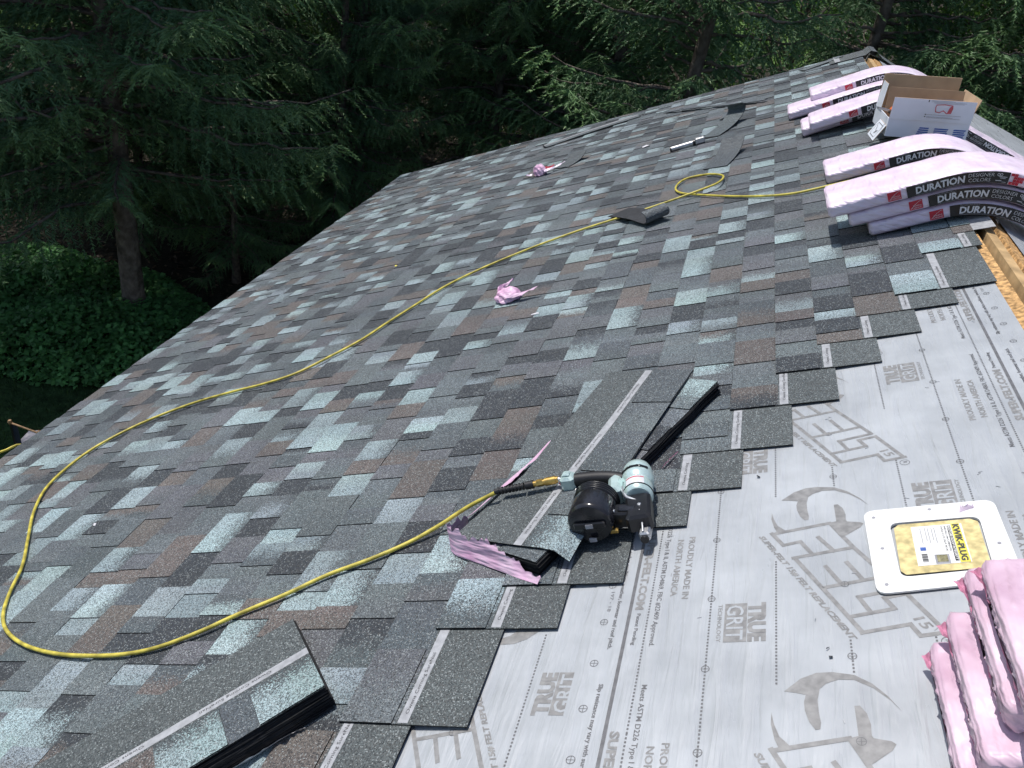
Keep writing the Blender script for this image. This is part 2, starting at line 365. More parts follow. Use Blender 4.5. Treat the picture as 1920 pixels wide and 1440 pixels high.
# ------------------------------------------------------------------ ground
def ground_height(x, y):
    h = 0.0
    d = max(0.0, math.hypot(x+1, y-2)-16)
    h += min(2.2, d*0.05) + 0.18*math.sin(x*0.21+1)*math.cos(y*0.17)*min(1, d/6)
    return GZ + h
def make_ground():
    def axis():
        a = list(np.arange(-40, 40.01, 1.0)); b = [45, 52, 62, 80, 110, 160, 240, 330]
        return np.array([-x for x in b[::-1]]+a+b)
    xs = axis(); ys = axis()+6
    V = [(x, y, ground_height(x, y)) for y in ys for x in xs]; n = len(xs)
    F = [(j*n+i, j*n+i+1, (j+1)*n+i+1, (j+1)*n+i) for j in range(len(ys)-1) for i in range(n-1)]
    me = bpy.data.meshes.new('ground'); me.from_pydata(V, [], F); me.materials.append(M['ground'])
    at = me.color_attributes.new('Tint', 'FLOAT_COLOR', 'POINT'); c = np.zeros((len(V), 4), np.float32); c[:, 3] = 1
    for i, (x, y, z) in enumerate(V):
        wood = 1/(1+math.exp(-(math.hypot(x-1, y-1)-12.2-0.9*math.sin(x*1.3)-0.7*math.cos(y*0.9))*1.6))
        far = 1 if (x < -20-0.3*math.sin(y) or (math.hypot(x, y) > 39+2*math.sin(x*0.7) and x < 4)) else 0
        lawn, lit, field = np.array((0.028, 0.06, 0.022)), np.array((0.045, 0.038, 0.028)), np.array((0.10, 0.17, 0.045))
        q = lawn*(1-wood)+lit*wood
        c[i, :3] = field if far else q
    at.data.foreach_set('color', c.ravel())
    for p in me.polygons: p.use_smooth = True
    put('ground', me, kind='structure')
make_ground()

# ------------------------------------------------------------------ house shell
RSM = Matrix(((math.cos(RP), 0, math.sin(RP), RIDGE.x), (0, 1, 0, 0), (-math.sin(RP), 0, math.cos(RP), RIDGE.z), (0, 0, 0, 1)))
B0, B1 = -7.0, 9.04
house = empty('house', Matrix.Translation((0.2, 1.0, GZ)), label='house whose half shingled roof fills the picture', cat='house')
def eave(b): return -4.395-0.0180*(b-3.0)                         # the eave runs slightly out of parallel with the ridge
def house_shell():
    xl, xr = -3.45, 5.6; zl, zr = -2.0, RIDGE.z-5.25*math.tan(RP)-0.12
    yn, yf = B0+0.4, B1-0.35
    mb = MB()                                                    # walls with gables, lap siding courses
    zt = RIDGE.z-0.14; xm = RIDGE.x
    for y in (yn, yf):
        P = [(xl, y, GZ), (xr, y, GZ), (xr, y, zr), (xm, y, zt), (xl, y, zl)]
        mb.poly(P if y == yn else P[::-1], 'siding')
    mb.quad((xl, yf, GZ), (xl, yn, GZ), (xl, yn, zl), (xl, yf, zl), 'siding'); mb.quad((xr, yn, GZ), (xr, yf, GZ), (xr, yf, zr), (xr, yn, zr), 'siding')
    mb.build('wall', house)
    deck = MB()
    def slab(mb, off0, off1, z0, z1, m):                         # between the eave line shifted by off0 and off1 (or a fixed a)
        q = [(eave(b)+off0, b) for b in (B0, B1-0.01)]+[((eave(b)+off1) if abs(off1) < 0.3 else off1, b) for b in (B1-0.01, B0)]
        V = [(a, b, z) for z in (z0, z1) for a, b in q]
        mb.add(V, [(0, 1, 2, 3), (7, 6, 5, 4), (0, 4, 5, 1), (1, 5, 6, 2), (2, 6, 7, 3), (3, 7, 4, 0)], m)
    slab(deck, 0.03, 0.597, -0.022, -0.003, 'osb'); deck.build('roof_deck', house, ROOF)
    deck = MB(); deck.box(0.028, 5.4, B0, B1-0.01, -0.022, -0.003, 'osb'); deck.build('roof_deck', house, RSM)
    mb = MB(); mb.box(RIDGE.x-0.026, RIDGE.x+0.012, B0+0.2, B1-0.25, RIDGE.z-0.20, RIDGE.z-0.017, 'lumber'); mb.build('ridge_board', house)
    mb = MB(); mb.box(RIDGE.x-0.25, RIDGE.x+0.25, B0+0.3, B1-0.3, RIDGE.z-0.36, RIDGE.z-0.30, 'void'); mb.build('attic_shade_sheet', house)  # near-black sheet painted as the darkness of the attic below the slot
    mb = MB(); slab(mb, 0.008, 0.028, -0.17, -0.004, 'trim'); mb.build('fascia', house, ROOF)
    mb = MB(); mb.box(-4.44, 0.60, B1-0.009, B1+0.012, -0.18, -0.004, 'trim'); mb.build('rake_board', house, ROOF)
    mb = MB(); mb.box(0.02, 5.4, B1-0.009, B1+0.012, -0.18, -0.004, 'trim'); mb.build('rake_board', house, RSM)
    zs = -2.20
    mb = MB(); mb.box(-3.75, xl, B0, B1, zs-0.02, zs, 'trim'); mb.build('soffit', house)
    for i in range(30):                                          # rafters below the slot
        y = B0+0.5+i*0.53
        mb = MB(); mb.box(0.05, 0.60, y, y+0.038, -0.16, -0.024, 'lumber'); mb.build('rafter', house, ROOF)
    # far slope: pale underlayment in three lapped sheets
    for k, (d0, d1) in enumerate(((3.2, 5.42), (1.35, 3.45), (0.075, 1.6))):
        mb = MB(); nx, ny = 10, 40
        P = []
        for i in range(nx+1):
            for j in range(ny+1):
                d = d0+(d1-d0)*i/nx; y = B0+(B1+0.015-B0)*j/ny
                P.append((d, y, 0.0015+0.0018*k+0.0012*math.sin(7*d+3*y)))
        mb.add(P, [(i*(ny+1)+j, (i+1)*(ny+1)+j, (i+1)*(ny+1)+j+1, i*(ny+1)+j+1) for i in range(nx) for j in range(ny)], 'felt', True)
        mb.build('underlayment', house, RSM)
house_shell()

# ------------------------------------------------------------------ printed underlayment on the near slope
PER = 0.657
def fw(a, b):                                                    # slight waves in the sheet
    return 0.0011*math.sin(9*a+2.1*b)+0.0009*math.sin(5.3*b-4*a+1)
def sheet(a0, a1, b0, b1, base):
    mb = MB(); na, nb = max(2, int((a1-a0)/0.05)), int((b1-b0)/0.05); P = []
    for i in range(na+1):
        for j in range(nb+1):
            a, b = a0+(a1-a0)*i/na, b0+(b1-b0)*j/nb
            P.append((a, b, base+fw(a, b)))
    mb.add(P, [(i*(nb+1)+j, (i+1)*(nb+1)+j, (i+1)*(nb+1)+j+1, i*(nb+1)+j+1) for i in range(na) for j in range(nb)], 'felt', True)
    return mb.build('underlayment', house, ROOF)
W1, W2 = 0.0, 0.0016
und1 = sheet(-1.53, -0.60, B0, 4.0, W1)
und2 = sheet(-0.664, 0.553, B0, 5.2, W2)
LOGO_S = [[(-0.218, 1.768), (-0.082, 1.798), (-0.032, 1.695)], [(-0.224, 1.77), (-0.196, 1.72), (-0.155, 1.731), (-0.127, 1.677)], [(-0.112, 1.744), (-0.078, 1.687)],
          [(-0.173, 1.669), (-0.034, 1.697)], [(-0.17, 1.669), (-0.111, 1.557), (-0.036, 1.412)], [(-0.1, 1.632), (-0.068, 1.566)], [(-0.052, 1.643), (-0.021, 1.578)],
          [(-0.111, 1.557), (0.026, 1.588)], [(-0.057, 1.746), (-0.032, 1.695), (0.053, 1.545)], [(0.053, 1.544), (-0.036, 1.523), (-0.014, 1.471)],
          [(-0.057, 1.461), (0.034, 1.482), (0.017, 1.517), (0.063, 1.528), (0.123, 1.408)], [(-0.038, 1.412), (0.059, 1.434), (0.074, 1.4), (0.126, 1.409)]]
LOGO_F = [[(-0.199, 1.91), (-0.166, 1.943), (-0.135, 1.958), (-0.104, 1.96), (-0.062, 1.952), (-0.031, 1.93), (-0.004, 1.897), (0.016, 1.861), (-0.002, 1.889), (-0.029, 1.918), (-0.063, 1.939), (-0.093, 1.94), (-0.117, 1.93), (-0.13, 1.916), (-0.135, 1.89), (-0.134, 1.858), (-0.131, 1.833), (-0.133, 1.818), (-0.142, 1.816), (-0.153, 1.835), (-0.16, 1.862), (-0.161, 1.883), (-0.157, 1.901), (-0.179, 1.907)],
          [(-0.068, 1.874), (-0.058, 1.875), (-0.047, 1.857), (-0.042, 1.831), (-0.043, 1.806), (-0.04, 1.8), (-0.01, 1.794), (-0.003, 1.788), (-0.011, 1.774), (-0.047, 1.744), (-0.058, 1.742), (-0.068, 1.771), (-0.082, 1.799), (-0.066, 1.804), (-0.067, 1.844)],
          [(-0.224, 1.857), (-0.219, 1.829), (-0.209, 1.8), (-0.19, 1.779), (-0.194, 1.773), (-0.21, 1.772), (-0.218, 1.793), (-0.225, 1.829)]]
def prints(parent, base, xf, blo, bhi, alo=-9, ahi=9):
    """the repeating print of one roll; xf maps the pattern plane to the roof"""
    def warp(lift):
        def f(p):
            q = xf(p[0], p[1]); return Vector((q[0], q[1], base+lift+fw(*q)))
        return f
    w0, w1 = warp(0.0007), warp(0.0013)
    ny = (0, -1, 0); px_ = (1, 0, 0); py = (0, 1, 0); nx = (-1, 0, 0)
    items = []
    def item(name, fn, a, b): items.append((name, fn, a, b))
    def rot(p): return (-0.112-p[0], 3.993-p[1])
    def both(name, body, a, b, L, cap, m, bold, w=w0):
        item(name, lambda mb, o: text(mb, body, (a, b+o, 0), ny, px_, L, cap, m, 0, bold, w), a, b)
        ra, rb = rot((a, b)); item(name, lambda mb, o: text(mb, body, (ra, rb+o, 0), py, nx, L, cap, m, 0, bold, w), ra, rb)
    both('printed_slogan', 'Slip resistance may vary with surface conditions, weather, footwear and roof pitch.', -0.598, 1.276, 0.552, 0.0105, 'felt_print_dark', 0.025)
    both('printed_number', '197 - 18', -0.621, 1.578, 0.070, 0.0095, 'felt_print_dark', 0.0)
    both('printed_name', 'SUPER-FELT.COM', -0.549, 1.806, 0.296, 0.0205, 'felt_print', 0.045)
    both('printed_note', 'Patent Pending', -0.542, 1.497, 0.104, 0.0095, 'felt_print_dark', 0.02)
    both('printed_standard', 'Meets ASTM D226 Type I & II, ASTM D4869, FBC #22409 Approved.', -0.499, 1.931, 0.543, 0.0125, 'felt_print_dark', 0.012)
    both('printed_origin', 'PROUDLY MADE IN', -0.437, 1.78, 0.238, 0.0165, 'felt_print', 0.022)
    both('printed_origin', 'NORTH AMERICA', -0.467, 1.771, 0.218, 0.0165, 'felt_print', 0.022)
    both('printed_word', 'TECHNOLOGY', -0.346, 1.515, 0.120, 0.0105, 'felt_print', 0.005)
    both('printed_word', 'TRUE', -0.274, 1.518, 0.124, 0.037, 'felt_print', 0.06)
    def grit(mb, o, fl):
        c = [(-0.330, 1.517), (-0.279, 1.517), (-0.279, 1.394), (-0.330, 1.394)]
        if fl: c = [rot(p) for p in c]
        mb.add([w0(Vector((p[0], p[1]+o, 0))) for p in c][::-1], ((0, 1, 2, 3),), 'felt_print')
        if fl: ra, rb = rot((-0.324, 1.510)); text(mb, 'GRIT', (ra, rb+o, 0), py, nx, 0.110, 0.039, 'felt', 0, 0.012, w1)
        else: text(mb, 'GRIT', (-0.324, 1.510+o, 0), ny, px_, 0.110, 0.039, 'felt', 0, 0.012, w1)
    item('printed_badge', lambda mb, o: grit(mb, o, 0), -0.3, 1.5); item('printed_badge', lambda mb, o: grit(mb, o, 1), *rot((-0.3, 1.5)))
    def line(mb, o, fl):
        p = [(-0.5615, 1.331), (-0.5615, 1.331-PER+0.008)]
        if fl: p = [rot(q) for q in p]
        stroke(mb, [(p[0][0], p[0][1]+o), (p[1][0], p[1][1]+o)], 0.0085, 'felt_print_dark', 0, 0.04, w0)
    item('printed_line', lambda mb, o: line(mb, o, 0), -0.56, 1.3); item('printed_line', lambda mb, o: line(mb, o, 1), *rot((-0.56, 1.3)))
    def dots(mb, o, a, b_hi, b_lo, fl, st=0.0096):
        b = b_hi
        while b > b_lo:
            q = rot((a, b)) if fl else (a, b)
            r = 0.0021; mb.add([w0(Vector((q[0]+dx, q[1]+o+dy, 0))) for dx, dy in ((-r, -r*1.2), (r, -r*1.2), (r, r*1.2), (-r, r*1.2))], ((0, 1, 2, 3),), 'felt_print_dark'); b -= st
    for fl in (0, 1):
        for a, hi, lo in ((-0.514, 1.799, 1.799-PER), (-0.364, 1.75, 1.75-PER), (-0.214, 1.658, 1.272)):
            q = rot((a, hi)) if fl else (a, hi)
            item('printed_dotted_line', (lambda a, hi, lo, fl: lambda mb, o: dots(mb, o, a, hi, lo, fl))(a, hi, lo, fl), *q)
    item('printed_dotted_line', lambda mb, o: dots(mb, o, -0.062, 1.39, 1.30, 0), -0.06, 1.35)
    def cross(mb, o, a, b, r):
        ring(mb, a, b+o, r, 0.0016, 0, 'felt_print_dark', 18, w0)
        stroke(mb, [(a-r, b+o), (a+r, b+o)], 0.0012, 'felt_print_dark', 0, 0.03, w0); stroke(mb, [(a, b+o-r), (a, b+o+r)], 0.0012, 'felt_print_dark', 0, 0.03, w0)
    for a, bs, r in ((-0.622, (1.338, 1.207, 1.076, 0.945, 0.814), 0.0095), (-0.364, (1.759, 1.537, 1.317), 0.0088), (-0.062, (1.792, 1.567, 1.346), 0.0088)):
        for b in bs:
            item('printed_target', (lambda a, b, r: lambda mb, o: cross(mb, o, a, b, r))(a, b, r), a, b)
            if a < -0.1: ra, rb = rot((a, b)); item('printed_target', (lambda a, b, r: lambda mb, o: cross(mb, o, a, b, r))(ra, rb, r), ra, rb)
    def logo(mb, o):
        for s in LOGO_S: stroke(mb, [(x, y+o) for x, y in s], 0.0105, 'felt_print', 0, 0.03, w0)
        for f in LOGO_F: mb.poly([w0(Vector((x, y+o, 0))) for x, y in f][::-1], 'felt_print')
        d = Vector((-0.056+0.252, 1.396-1.763, 0)); L = d.length; d.normalize(); u = Vector((-d.y, d.x, 0))
        text(mb, 'SUPER-FELT 15# FELT REPLACEMENT', (-0.257, 1.760+o, 0), d, u, L, 0.0135, 'felt_print', 0.35, 0.04, w0)
        text(mb, '15', (0.066, 1.450+o, 0), d, u, 0.036, 0.022, 'felt_print', 0.2, 0.02, w0)
        ring(mb, 0.122, 1.383+o, 0.012, 0.0016, 0, 'felt_print_dark', 18, w0); text(mb, 'R', (0.118, 1.388+o, 0), ny, px_, 0.009, 0.011, 'felt_print_dark', 0, 0, w0)
    item('printed_logo', logo, -0.05, 1.65)
    for name, fn, a, b in items:
        for k in range(-4, 5):
            o = k*PER; q = xf(a, b+o)
            if not (blo < q[1] < bhi and alo < q[0] < ahi): continue
            mb = MB(); fn(mb, o); mb.build(name, parent, ROOF)
prints(und2, W2, lambda a, b: (a, b), 0.55, 3.35)
def staples():
    r = random.Random(77); me = None
    mb = MB(); mb.box(0, 0.0105, 0, 0.0013, 0, 0.0009, 'steel'); me = mb.mesh('staple')
    for i in range(46):
        a, b = r.uniform(-0.60, 0.53), r.uniform(0.75, 3.0)
        put('staple', me, und2, ROOF @ T3(a, b, W2+0.0008+fw(a, b)) @ RZ(r.uniform(0, 180)))
staples()
prints(und1, W1, lambda a, b: (-0.979-a, 2.706-b), 0.4, 1.75, -1.1, -0.55)

# ------------------------------------------------------------------ shingles
EXPO, HGT, SLEN = 0.144, 0.337, 1.0
PAL = {'teal': (0.265, 0.345, 0.360), 'pale': (0.210, 0.262, 0.282), 'mid': (0.094, 0.112, 0.120), 'slate': (0.061, 0.075, 0.083), 'dark': (0.015, 0.018, 0.023), 'plum': (0.090, 0.093, 0.104), 'brown': (0.104, 0.085, 0.075)}
def pick(r, tooth):
    x = r.random()
    tb = (('teal', .17), ('pale', .08), ('mid', .24), ('slate', .13), ('dark', .17), ('plum', .10), ('brown', .11)) if tooth else (('teal', .10), ('pale', .08), ('mid', .23), ('slate', .18), ('dark', .22), ('plum', .09), ('brown', .10))
    for n, p in tb:
        x -= p
        if x <= 0: return n
    return 'mid'
def tone(n, r):
    k = r.uniform(0.86, 1.16); return tuple(c*k*r.uniform(0.97, 1.03) for c in PAL[n])
HEADC = (0.068, 0.079, 0.079)
class SMesh:
    def __init__(s): s.v, s.f, s.mi, s.ca, s.cb, s.uv = [], [], [], [], [], []
    def quad(s, p, mi=0, ca=(0.1, 0.1, 0.1, 0), cb=None, uv=((0, 0), (1, 0), (1, 0), (0, 0))):
        o = len(s.v); s.v.extend(p); s.f.append((o, o+1, o+2, o+3)); s.mi.append(mi); s.ca.append(ca); s.cb.append(cb or ca); s.uv.extend(uv)
    def top(s, x0, x1, y0, y1, z, ca, cb, fade):
        """a granule face: x up the slope, y along the course"""
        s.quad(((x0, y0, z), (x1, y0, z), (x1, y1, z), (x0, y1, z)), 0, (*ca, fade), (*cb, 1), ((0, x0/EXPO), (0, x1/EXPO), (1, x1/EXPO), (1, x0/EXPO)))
    def sides(s, x0, x1, y0, y1, z0, z1, mi=1):
        s.quad(((x0, y1, z0), (x0, y0, z0), (x0, y0, z1), (x0, y1, z1)), mi); s.quad(((x0, y0, z0), (x1, y0, z0), (x1, y0, z1), (x0, y0, z1)), mi)
        s.quad(((x1, y0, z0), (x1, y1, z0), (x1, y1, z1), (x1, y0, z1)), mi); s.quad(((x1, y1, z0), (x0, y1, z0), (x0, y1, z1), (x1, y1, z1)), mi)
    def join(s, o, Mx):
        n = len(s.v); s.v.extend([tuple(Mx @ Vector(p)) for p in o.v]); s.f.extend([tuple(i+n for i in f) for f in o.f]); s.mi += o.mi; s.ca += o.ca; s.cb += o.cb; s.uv += o.uv
    def bend(s, fn): s.v = [tuple(fn(*p)) for p in s.v]
    def mesh(s, name):
        me = bpy.data.meshes.new(name); me.from_pydata(s.v, [], s.f)
        me.materials.append(M['granule']); me.materials.append(M['asphalt_edge']); me.materials.append(M['asphalt_back'])
        me.polygons.foreach_set('material_index', s.mi)
        for nm, c in (('ColA', s.ca), ('ColB', s.cb)):
            c = [(*q, 1) if len(q) == 3 else q for q in c]
            at = me.attributes.new(nm, 'FLOAT_COLOR', 'FACE'); at.data.foreach_set('color', np.array(c, np.float32).ravel())
        uv = me.uv_layers.new(name='UVMap'); uv.data.foreach_set('uv', np.array(s.uv, np.float32).ravel()); me.update()
        return me
TB, TT = 0.0032, 0.0036                                            # backing and tab thickness
def make_segments(r, L):
    segs, y = [], 0.0
    tooth = r.random() < 0.5; last = ''
    while y < L-1e-6:
        w = r.choice((0.09, 0.115, 0.14, 0.165, 0.19, 0.23)) if tooth else r.choice((0.08, 0.11, 0.14, 0.18))
        w = min(w, L-y)
        if L-y-w < 0.05: w = L-y
        n1 = pick(r, tooth)
        if n1 == last or (n1 in ('teal', 'pale') and last in ('teal', 'pale')): n1 = pick(r, tooth)
        last = n1; n2 = n1 if r.random() < 0.78 else pick(r, tooth)
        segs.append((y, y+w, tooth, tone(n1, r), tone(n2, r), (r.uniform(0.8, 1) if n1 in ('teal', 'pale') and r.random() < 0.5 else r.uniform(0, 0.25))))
        y += w; tooth = not tooth
    return segs
def shingle_parts(r, L, smax=HGT, cells=1):
    """backing mesh and its tabs for one laminated shingle of length L"""
    sm, tabs = SMesh(), []
    segs = make_segments(r, L); xe = min(0.152, smax)
    for (y0, y1, tooth, ca, cb, fd) in segs:
        sm.top(0, xe, y0, y1, TB, ca, cb, fd)
        if tooth:
            t = SMesh(); x1 = min(EXPO-0.0006, smax); g = 0.0015
            t.top(0.0006, x1, y0, y1, TB+TT, ca, cb, fd); t.sides(0.0006, x1, y0, y1, TB-0.0005, TB+TT)
            tabs.append(t)
    if smax > xe:
        k = r.uniform(0.92, 1.08); hc = tuple(c*k for c in HEADC)
        sm.top(xe, smax, 0, L, TB, hc, hc, 0)
    sm.sides(0, smax, 0, L, 0, TB); sm.quad(((0, L, 0), (smax, L, 0), (smax, 0, 0), (0, 0, 0)), 2)
    return sm, tabs, segs
ENDS = {0: 0.93, 1: 1.146, 2: 1.446, 3: 1.602, 4: 1.822, 5: 1.980, 6: 2.173, 7: 2.409, 8: 2.623, 9: 2.804, 10: 2.989, 11: 3.123, 12: 3.493, 13: 3.66}
TILT = RY(math.degrees(math.atan(0.0085/HGT)))
def lay_shingles():
    r = random.Random(21); todo = []
    for j in range(-22, 14):
        butt = -1.219+EXPO*(j-1); b = ENDS.get(j, 0.93-0.17*((-j) % 4)-0.05)
        smax = min(HGT, 0.585-butt); first = True
        while b < B1+0.02:
            L = min(SLEN, B1+0.03+r.uniform(-0.008, 0.012)-b)
            if L > 0.06: todo.append((j, butt, b, L, smax, first))
            b += L+0.0015; first = False
    camp = Vector((0, 0, CAM_H))
    todo.sort(key=lambda t: (Vector((t[1]+0.07, t[2]+t[3]/2, 0))-camp).length)
    rest = SMesh()
    for n, (j, butt, b, L, smax, first) in enumerate(todo):
        sm, tabs, _ = shingle_parts(r, L, smax)
        k = max(0, 1-(j+22)/9)                                     # the lowest courses ease into the eave line
        Mx = T3(butt+k*(eave(b)+4.531)+r.uniform(-0.0018, 0.0018)+(r.uniform(-0.012, 0.004) if j == -22 else 0), b, 0.0155+r.uniform(0, 0.0006)) @ RZ(r.uniform(-0.12, 0.12)+k*1.03) @ TILT
        if n < 300:
            o = put('shingle', sm.mesh('shingle'), house, ROOF @ Mx)
            for t in tabs: put('shingle_tab', t.mesh('shingle_tab'), o, ROOF @ Mx)
            if first and j >= 0:
                Ls = (ENDS.get(j+1, b+0.3)-b)+0.03
                mb = MB(); n_ = 6
                mb.box(0.157, min(0.184, smax-0.002), 0.004, Ls, TB-0.001, TB+0.0004, 'nail_strip')
                y = 0.03
                for _ in range(3):
                    if y+0.10 < Ls: text(mb, 'Owens Corning SureNail' if y+0.2 < Ls else 'Owens Corning', (0.1755, y, TB+0.0009), (0, 1, 0), (-1, 0, 0), 0.19 if y+0.2 < Ls else 0.115, 0.0095, 'strip_print', 0, 0.0)
                    y += 0.33
                mb.build('nail_strip', o, ROOF @ Mx)
        else:
            for t in tabs: sm.join(t, Matrix.Identity(4))
            rest.join(sm, Mx)
    put('shingle_field', rest.mesh('shingle_field'), house, ROOF, kind='stuff')
lay_shingles()

# ------------------------------------------------------------------ trees
def np_mesh(name, V, nper, tint, mats, tail=None):
    """V: (n*nper,3) loose polygons with nper corners each; tail: extra (verts, faces) using the second material"""
    n = len(V)//nper; me = bpy.data.meshes.new(name)
    tv, tf = tail if tail else ([], [])
    tot = len(V)+len(tv); nl = n*nper+sum(len(f) for f in tf)
    me.vertices.add(tot); me.vertices.foreach_set('co', np.vstack([V, np.array(tv).reshape(-1, 3)]).astype(np.float32).ravel())
    me.loops.add(nl); idx = np.concatenate([np.arange(n*nper), np.array([i+len(V) for f in tf for i in f], int)]).astype(np.int32)
    me.loops.foreach_set('vertex_index', idx)
    starts = np.concatenate([np.arange(n)*nper, n*nper+np.cumsum([0]+[len(f) for f in tf])[:len(tf)]]).astype(np.int32)
    me.polygons.add(n+len(tf)); me.polygons.foreach_set('loop_start', starts)
    me.polygons.foreach_set('material_index', np.array([0]*n+[1]*len(tf), np.int32))
    for m in mats: me.materials.append(M[m])
    at = me.attributes.new('Tint', 'FLOAT_COLOR', 'POINT'); c = np.ones((tot, 4), np.float32); c[:len(V), :3] = tint; c[len(V):, :3] = (0.1, 0.08, 0.06)
    at.data.foreach_set('color', c.ravel()); me.update(calc_edges=True); me.validate()
    return me

def sprig_cards(base, axis, L, w, roll):
    """diamond cards: arrays of base points, unit axes, lengths, widths and roll -> (n*4,3)"""
    n = len(base); ref = np.tile(np.array((0, 0, 1.0)), (n, 1)); s = np.cross(axis, ref); q = np.linalg.norm(s, axis=1, keepdims=True); s = np.where(q < 1e-3, np.array((1., 0, 0)), s/np.maximum(q, 1e-6))
    t = np.cross(s, axis); sd = s*np.cos(roll)[:, None]+t*np.sin(roll)[:, None]
    out = np.empty((n, 4, 3)); out[:, 0] = base; out[:, 2] = base+axis*L[:, None]
    mid = base+axis*(L*0.45)[:, None]; out[:, 1] = mid+sd*(w/2)[:, None]; out[:, 3] = mid-sd*(w/2)[:, None]
    return out.reshape(-1, 3)

def needle_cards(base, axis, L, w, roll):
    """slim triangles: wide at the foot, pointed at the tip"""
    n = len(base); ref = np.tile(np.array((0, 0, 1.0)), (n, 1)); s = np.cross(axis, ref); q = np.linalg.norm(s, axis=1, keepdims=True); s = np.where(q < 1e-3, np.array((1., 0, 0)), s/np.maximum(q, 1e-6))
    t = np.cross(s, axis); sd = s*np.cos(roll)[:, None]+t*np.sin(roll)[:, None]
    out = np.empty((n, 3, 3)); out[:, 0] = base+sd*(w/2)[:, None]; out[:, 1] = base-sd*(w/2)[:, None]; out[:, 2] = base+axis*L[:, None]
    return out.reshape(-1, 3)

def make_conifer(name, seed, H, R, z0, whorl, per, droop, pine=False):
    g = np.random.default_rng(seed); cards, tints, twv, twf = [], [], [], []
    mbt = MB()
    z = z0
    while z < H-0.3:
        fr = (z-z0)/(H-z0); Lb = R*(1-fr)**0.8*(0.55+0.45*min(1, (z-z0+0.8)/1.6))+0.15
        for k in range(per):
            az = g.uniform(0, 2*math.pi); zz = z+g.uniform(-whorl*0.5, whorl*0.5); L = Lb*g.uniform(0.65, 1.12)
            d = np.array((math.cos(az), math.sin(az), 0)); nseg = 12
            t = np.linspace(0, 1, nseg+1); el0 = (0.25 if pine else 0.05)+fr*0.5
            zc = L*(el0*t-droop*(1-fr*0.6)*t**1.6+0.16*t**4); P = d[None]*(L*t)[:, None]+np.array((0, 0, 1.0))[None]*zc[:, None]+np.array((0, 0, zz)); P += np.cumsum(g.normal(0, 0.012*L, (nseg+1, 3)), axis=0)
            mbt.tube([tuple(p) for p in P[:-1]], [0.008+0.014*L*(1-q)*0.6 for q in t[:-1]], 'bark', 4, caps=False)
            sd = np.array((-d[1], d[0], 0))
            m = int(L/(0.062 if not pine else 0.066))
            for i in range(m):
                u = 0.12+0.88*(i+g.random())/m if fr < 0.5 else 0.05+0.95*(i+g.random())/m
                if u > 1: continue
                f = u*nseg; i0 = min(int(f), nseg-1); p = P[i0]+(P[i0+1]-P[i0])*(f-i0); tan = P[i0+1]-P[i0]; tan /= np.linalg.norm(tan)
                side = 1 if i % 2 else -1
                l2 = (0.22+0.36*L*0.40*(1-abs(u-0.45)))*g.uniform(0.6, 1.2)
                ax = tan*0.62+sd*side*g.uniform(0.55, 0.95)+np.array((0, 0, g.uniform(-0.75, -0.10) if not pine else g.uniform(-0.1, 0.5))); ax /= np.linalg.norm(ax)
                if pine:
                    nb = max(4, int(l2/0.042)); v = (np.arange(nb)+g.random(nb))/nb
                    base = p[None]+ax[None]*(v*l2)[:, None]; base[:, 2] -= 0.05*l2*v**2
                    base = np.repeat(base, 5, 0)+g.normal(0, 0.008, (nb*5, 3)); vv = np.repeat(v, 5); cnt = len(base)
                    a3 = ax[None]*0.9+g.normal(0, 0.75, (cnt, 3))+np.array((0, 0, 0.1)); Lc = g.uniform(0.09, 0.17, cnt); wc = g.uniform(0.011, 0.018, cnt)
                else:                                              # flat sprays: fingers left and right of each twig, set in one plane
                    nb = max(5, int(l2/0.034)); v = (np.arange(nb)+0.5)/nb
                    base = p[None]+ax[None]*(v*l2)[:, None]; base[:, 2] -= 0.30*l2*v**2
                    ax2 = ax[None]+np.array((0, 0, -0.6))[None]*(l2*v)[:, None]; ax2 /= np.linalg.norm(ax2, axis=1, keepdims=True)
                    sv = np.cross(ax, (0, 0, 1.0)); sv /= max(1e-6, np.linalg.norm(sv)); sv = sv*math.cos(0.35)+np.array((0, 0, g.uniform(-0.35, 0.1)))
                    sgn = np.tile((-1.0, 1.0), nb)[:nb]; sgn = np.concatenate([sgn, -sgn, sgn]); base = np.vstack([base, base, base]); ax2 = np.vstack([ax2]*3); vv = np.concatenate([v, v, v]); cnt = len(base)
                    a3 = ax2*0.85+sv[None]*sgn[:, None]*0.8+g.normal(0, 0.16, (cnt, 3)); a3[2*nb:] = ax2[2*nb:]+g.normal(0, 0.14, (nb, 3))
                    Lc = (0.135-0.085*vv)*g.uniform(0.6, 1.15, cnt); wc = g.uniform(0.014, 0.022, cnt)
                a3 /= np.linalg.norm(a3, axis=1, keepdims=True)
                cards.append(needle_cards(base, a3, Lc, wc, g.uniform(0, 3.14, cnt)))
                tip = np.clip((u-0.55)*1.6, 0, 1)*0.7+0.3*vv
                c0 = np.array((0.082, 0.165, 0.078)) if not pine else np.array((0.096, 0.180, 0.100)); c1 = np.array((0.19, 0.30, 0.085))
                tints.append(np.repeat((c0[None]+(c1-c0)[None]*(tip*g.uniform(0.3, 1.0, cnt))[:, None]), 3, 0))
        z += whorl
    V = np.vstack(cards); tint = np.vstack(tints)
    crown = np_mesh(name+'_crown', V, 3, tint, ['spruce', 'bark'], (mbt.v, mbt.f)); print(name, len(V)//3)
    tb = MB(); rb = 0.028*H*0.55
    tb.tube([(0.02*math.sin(q), 0.02*math.cos(q*1.7), -0.4+q) for q in np.arange(0, H+0.3, 0.5)], [max(0.012, rb*(1-q/(H+0.5))*(1.25 if q < 0.6 else 1)) for q in np.arange(0, H+0.3, 0.5)], 'bark', 12)
    return crown, tb.mesh(name+'_trunk')

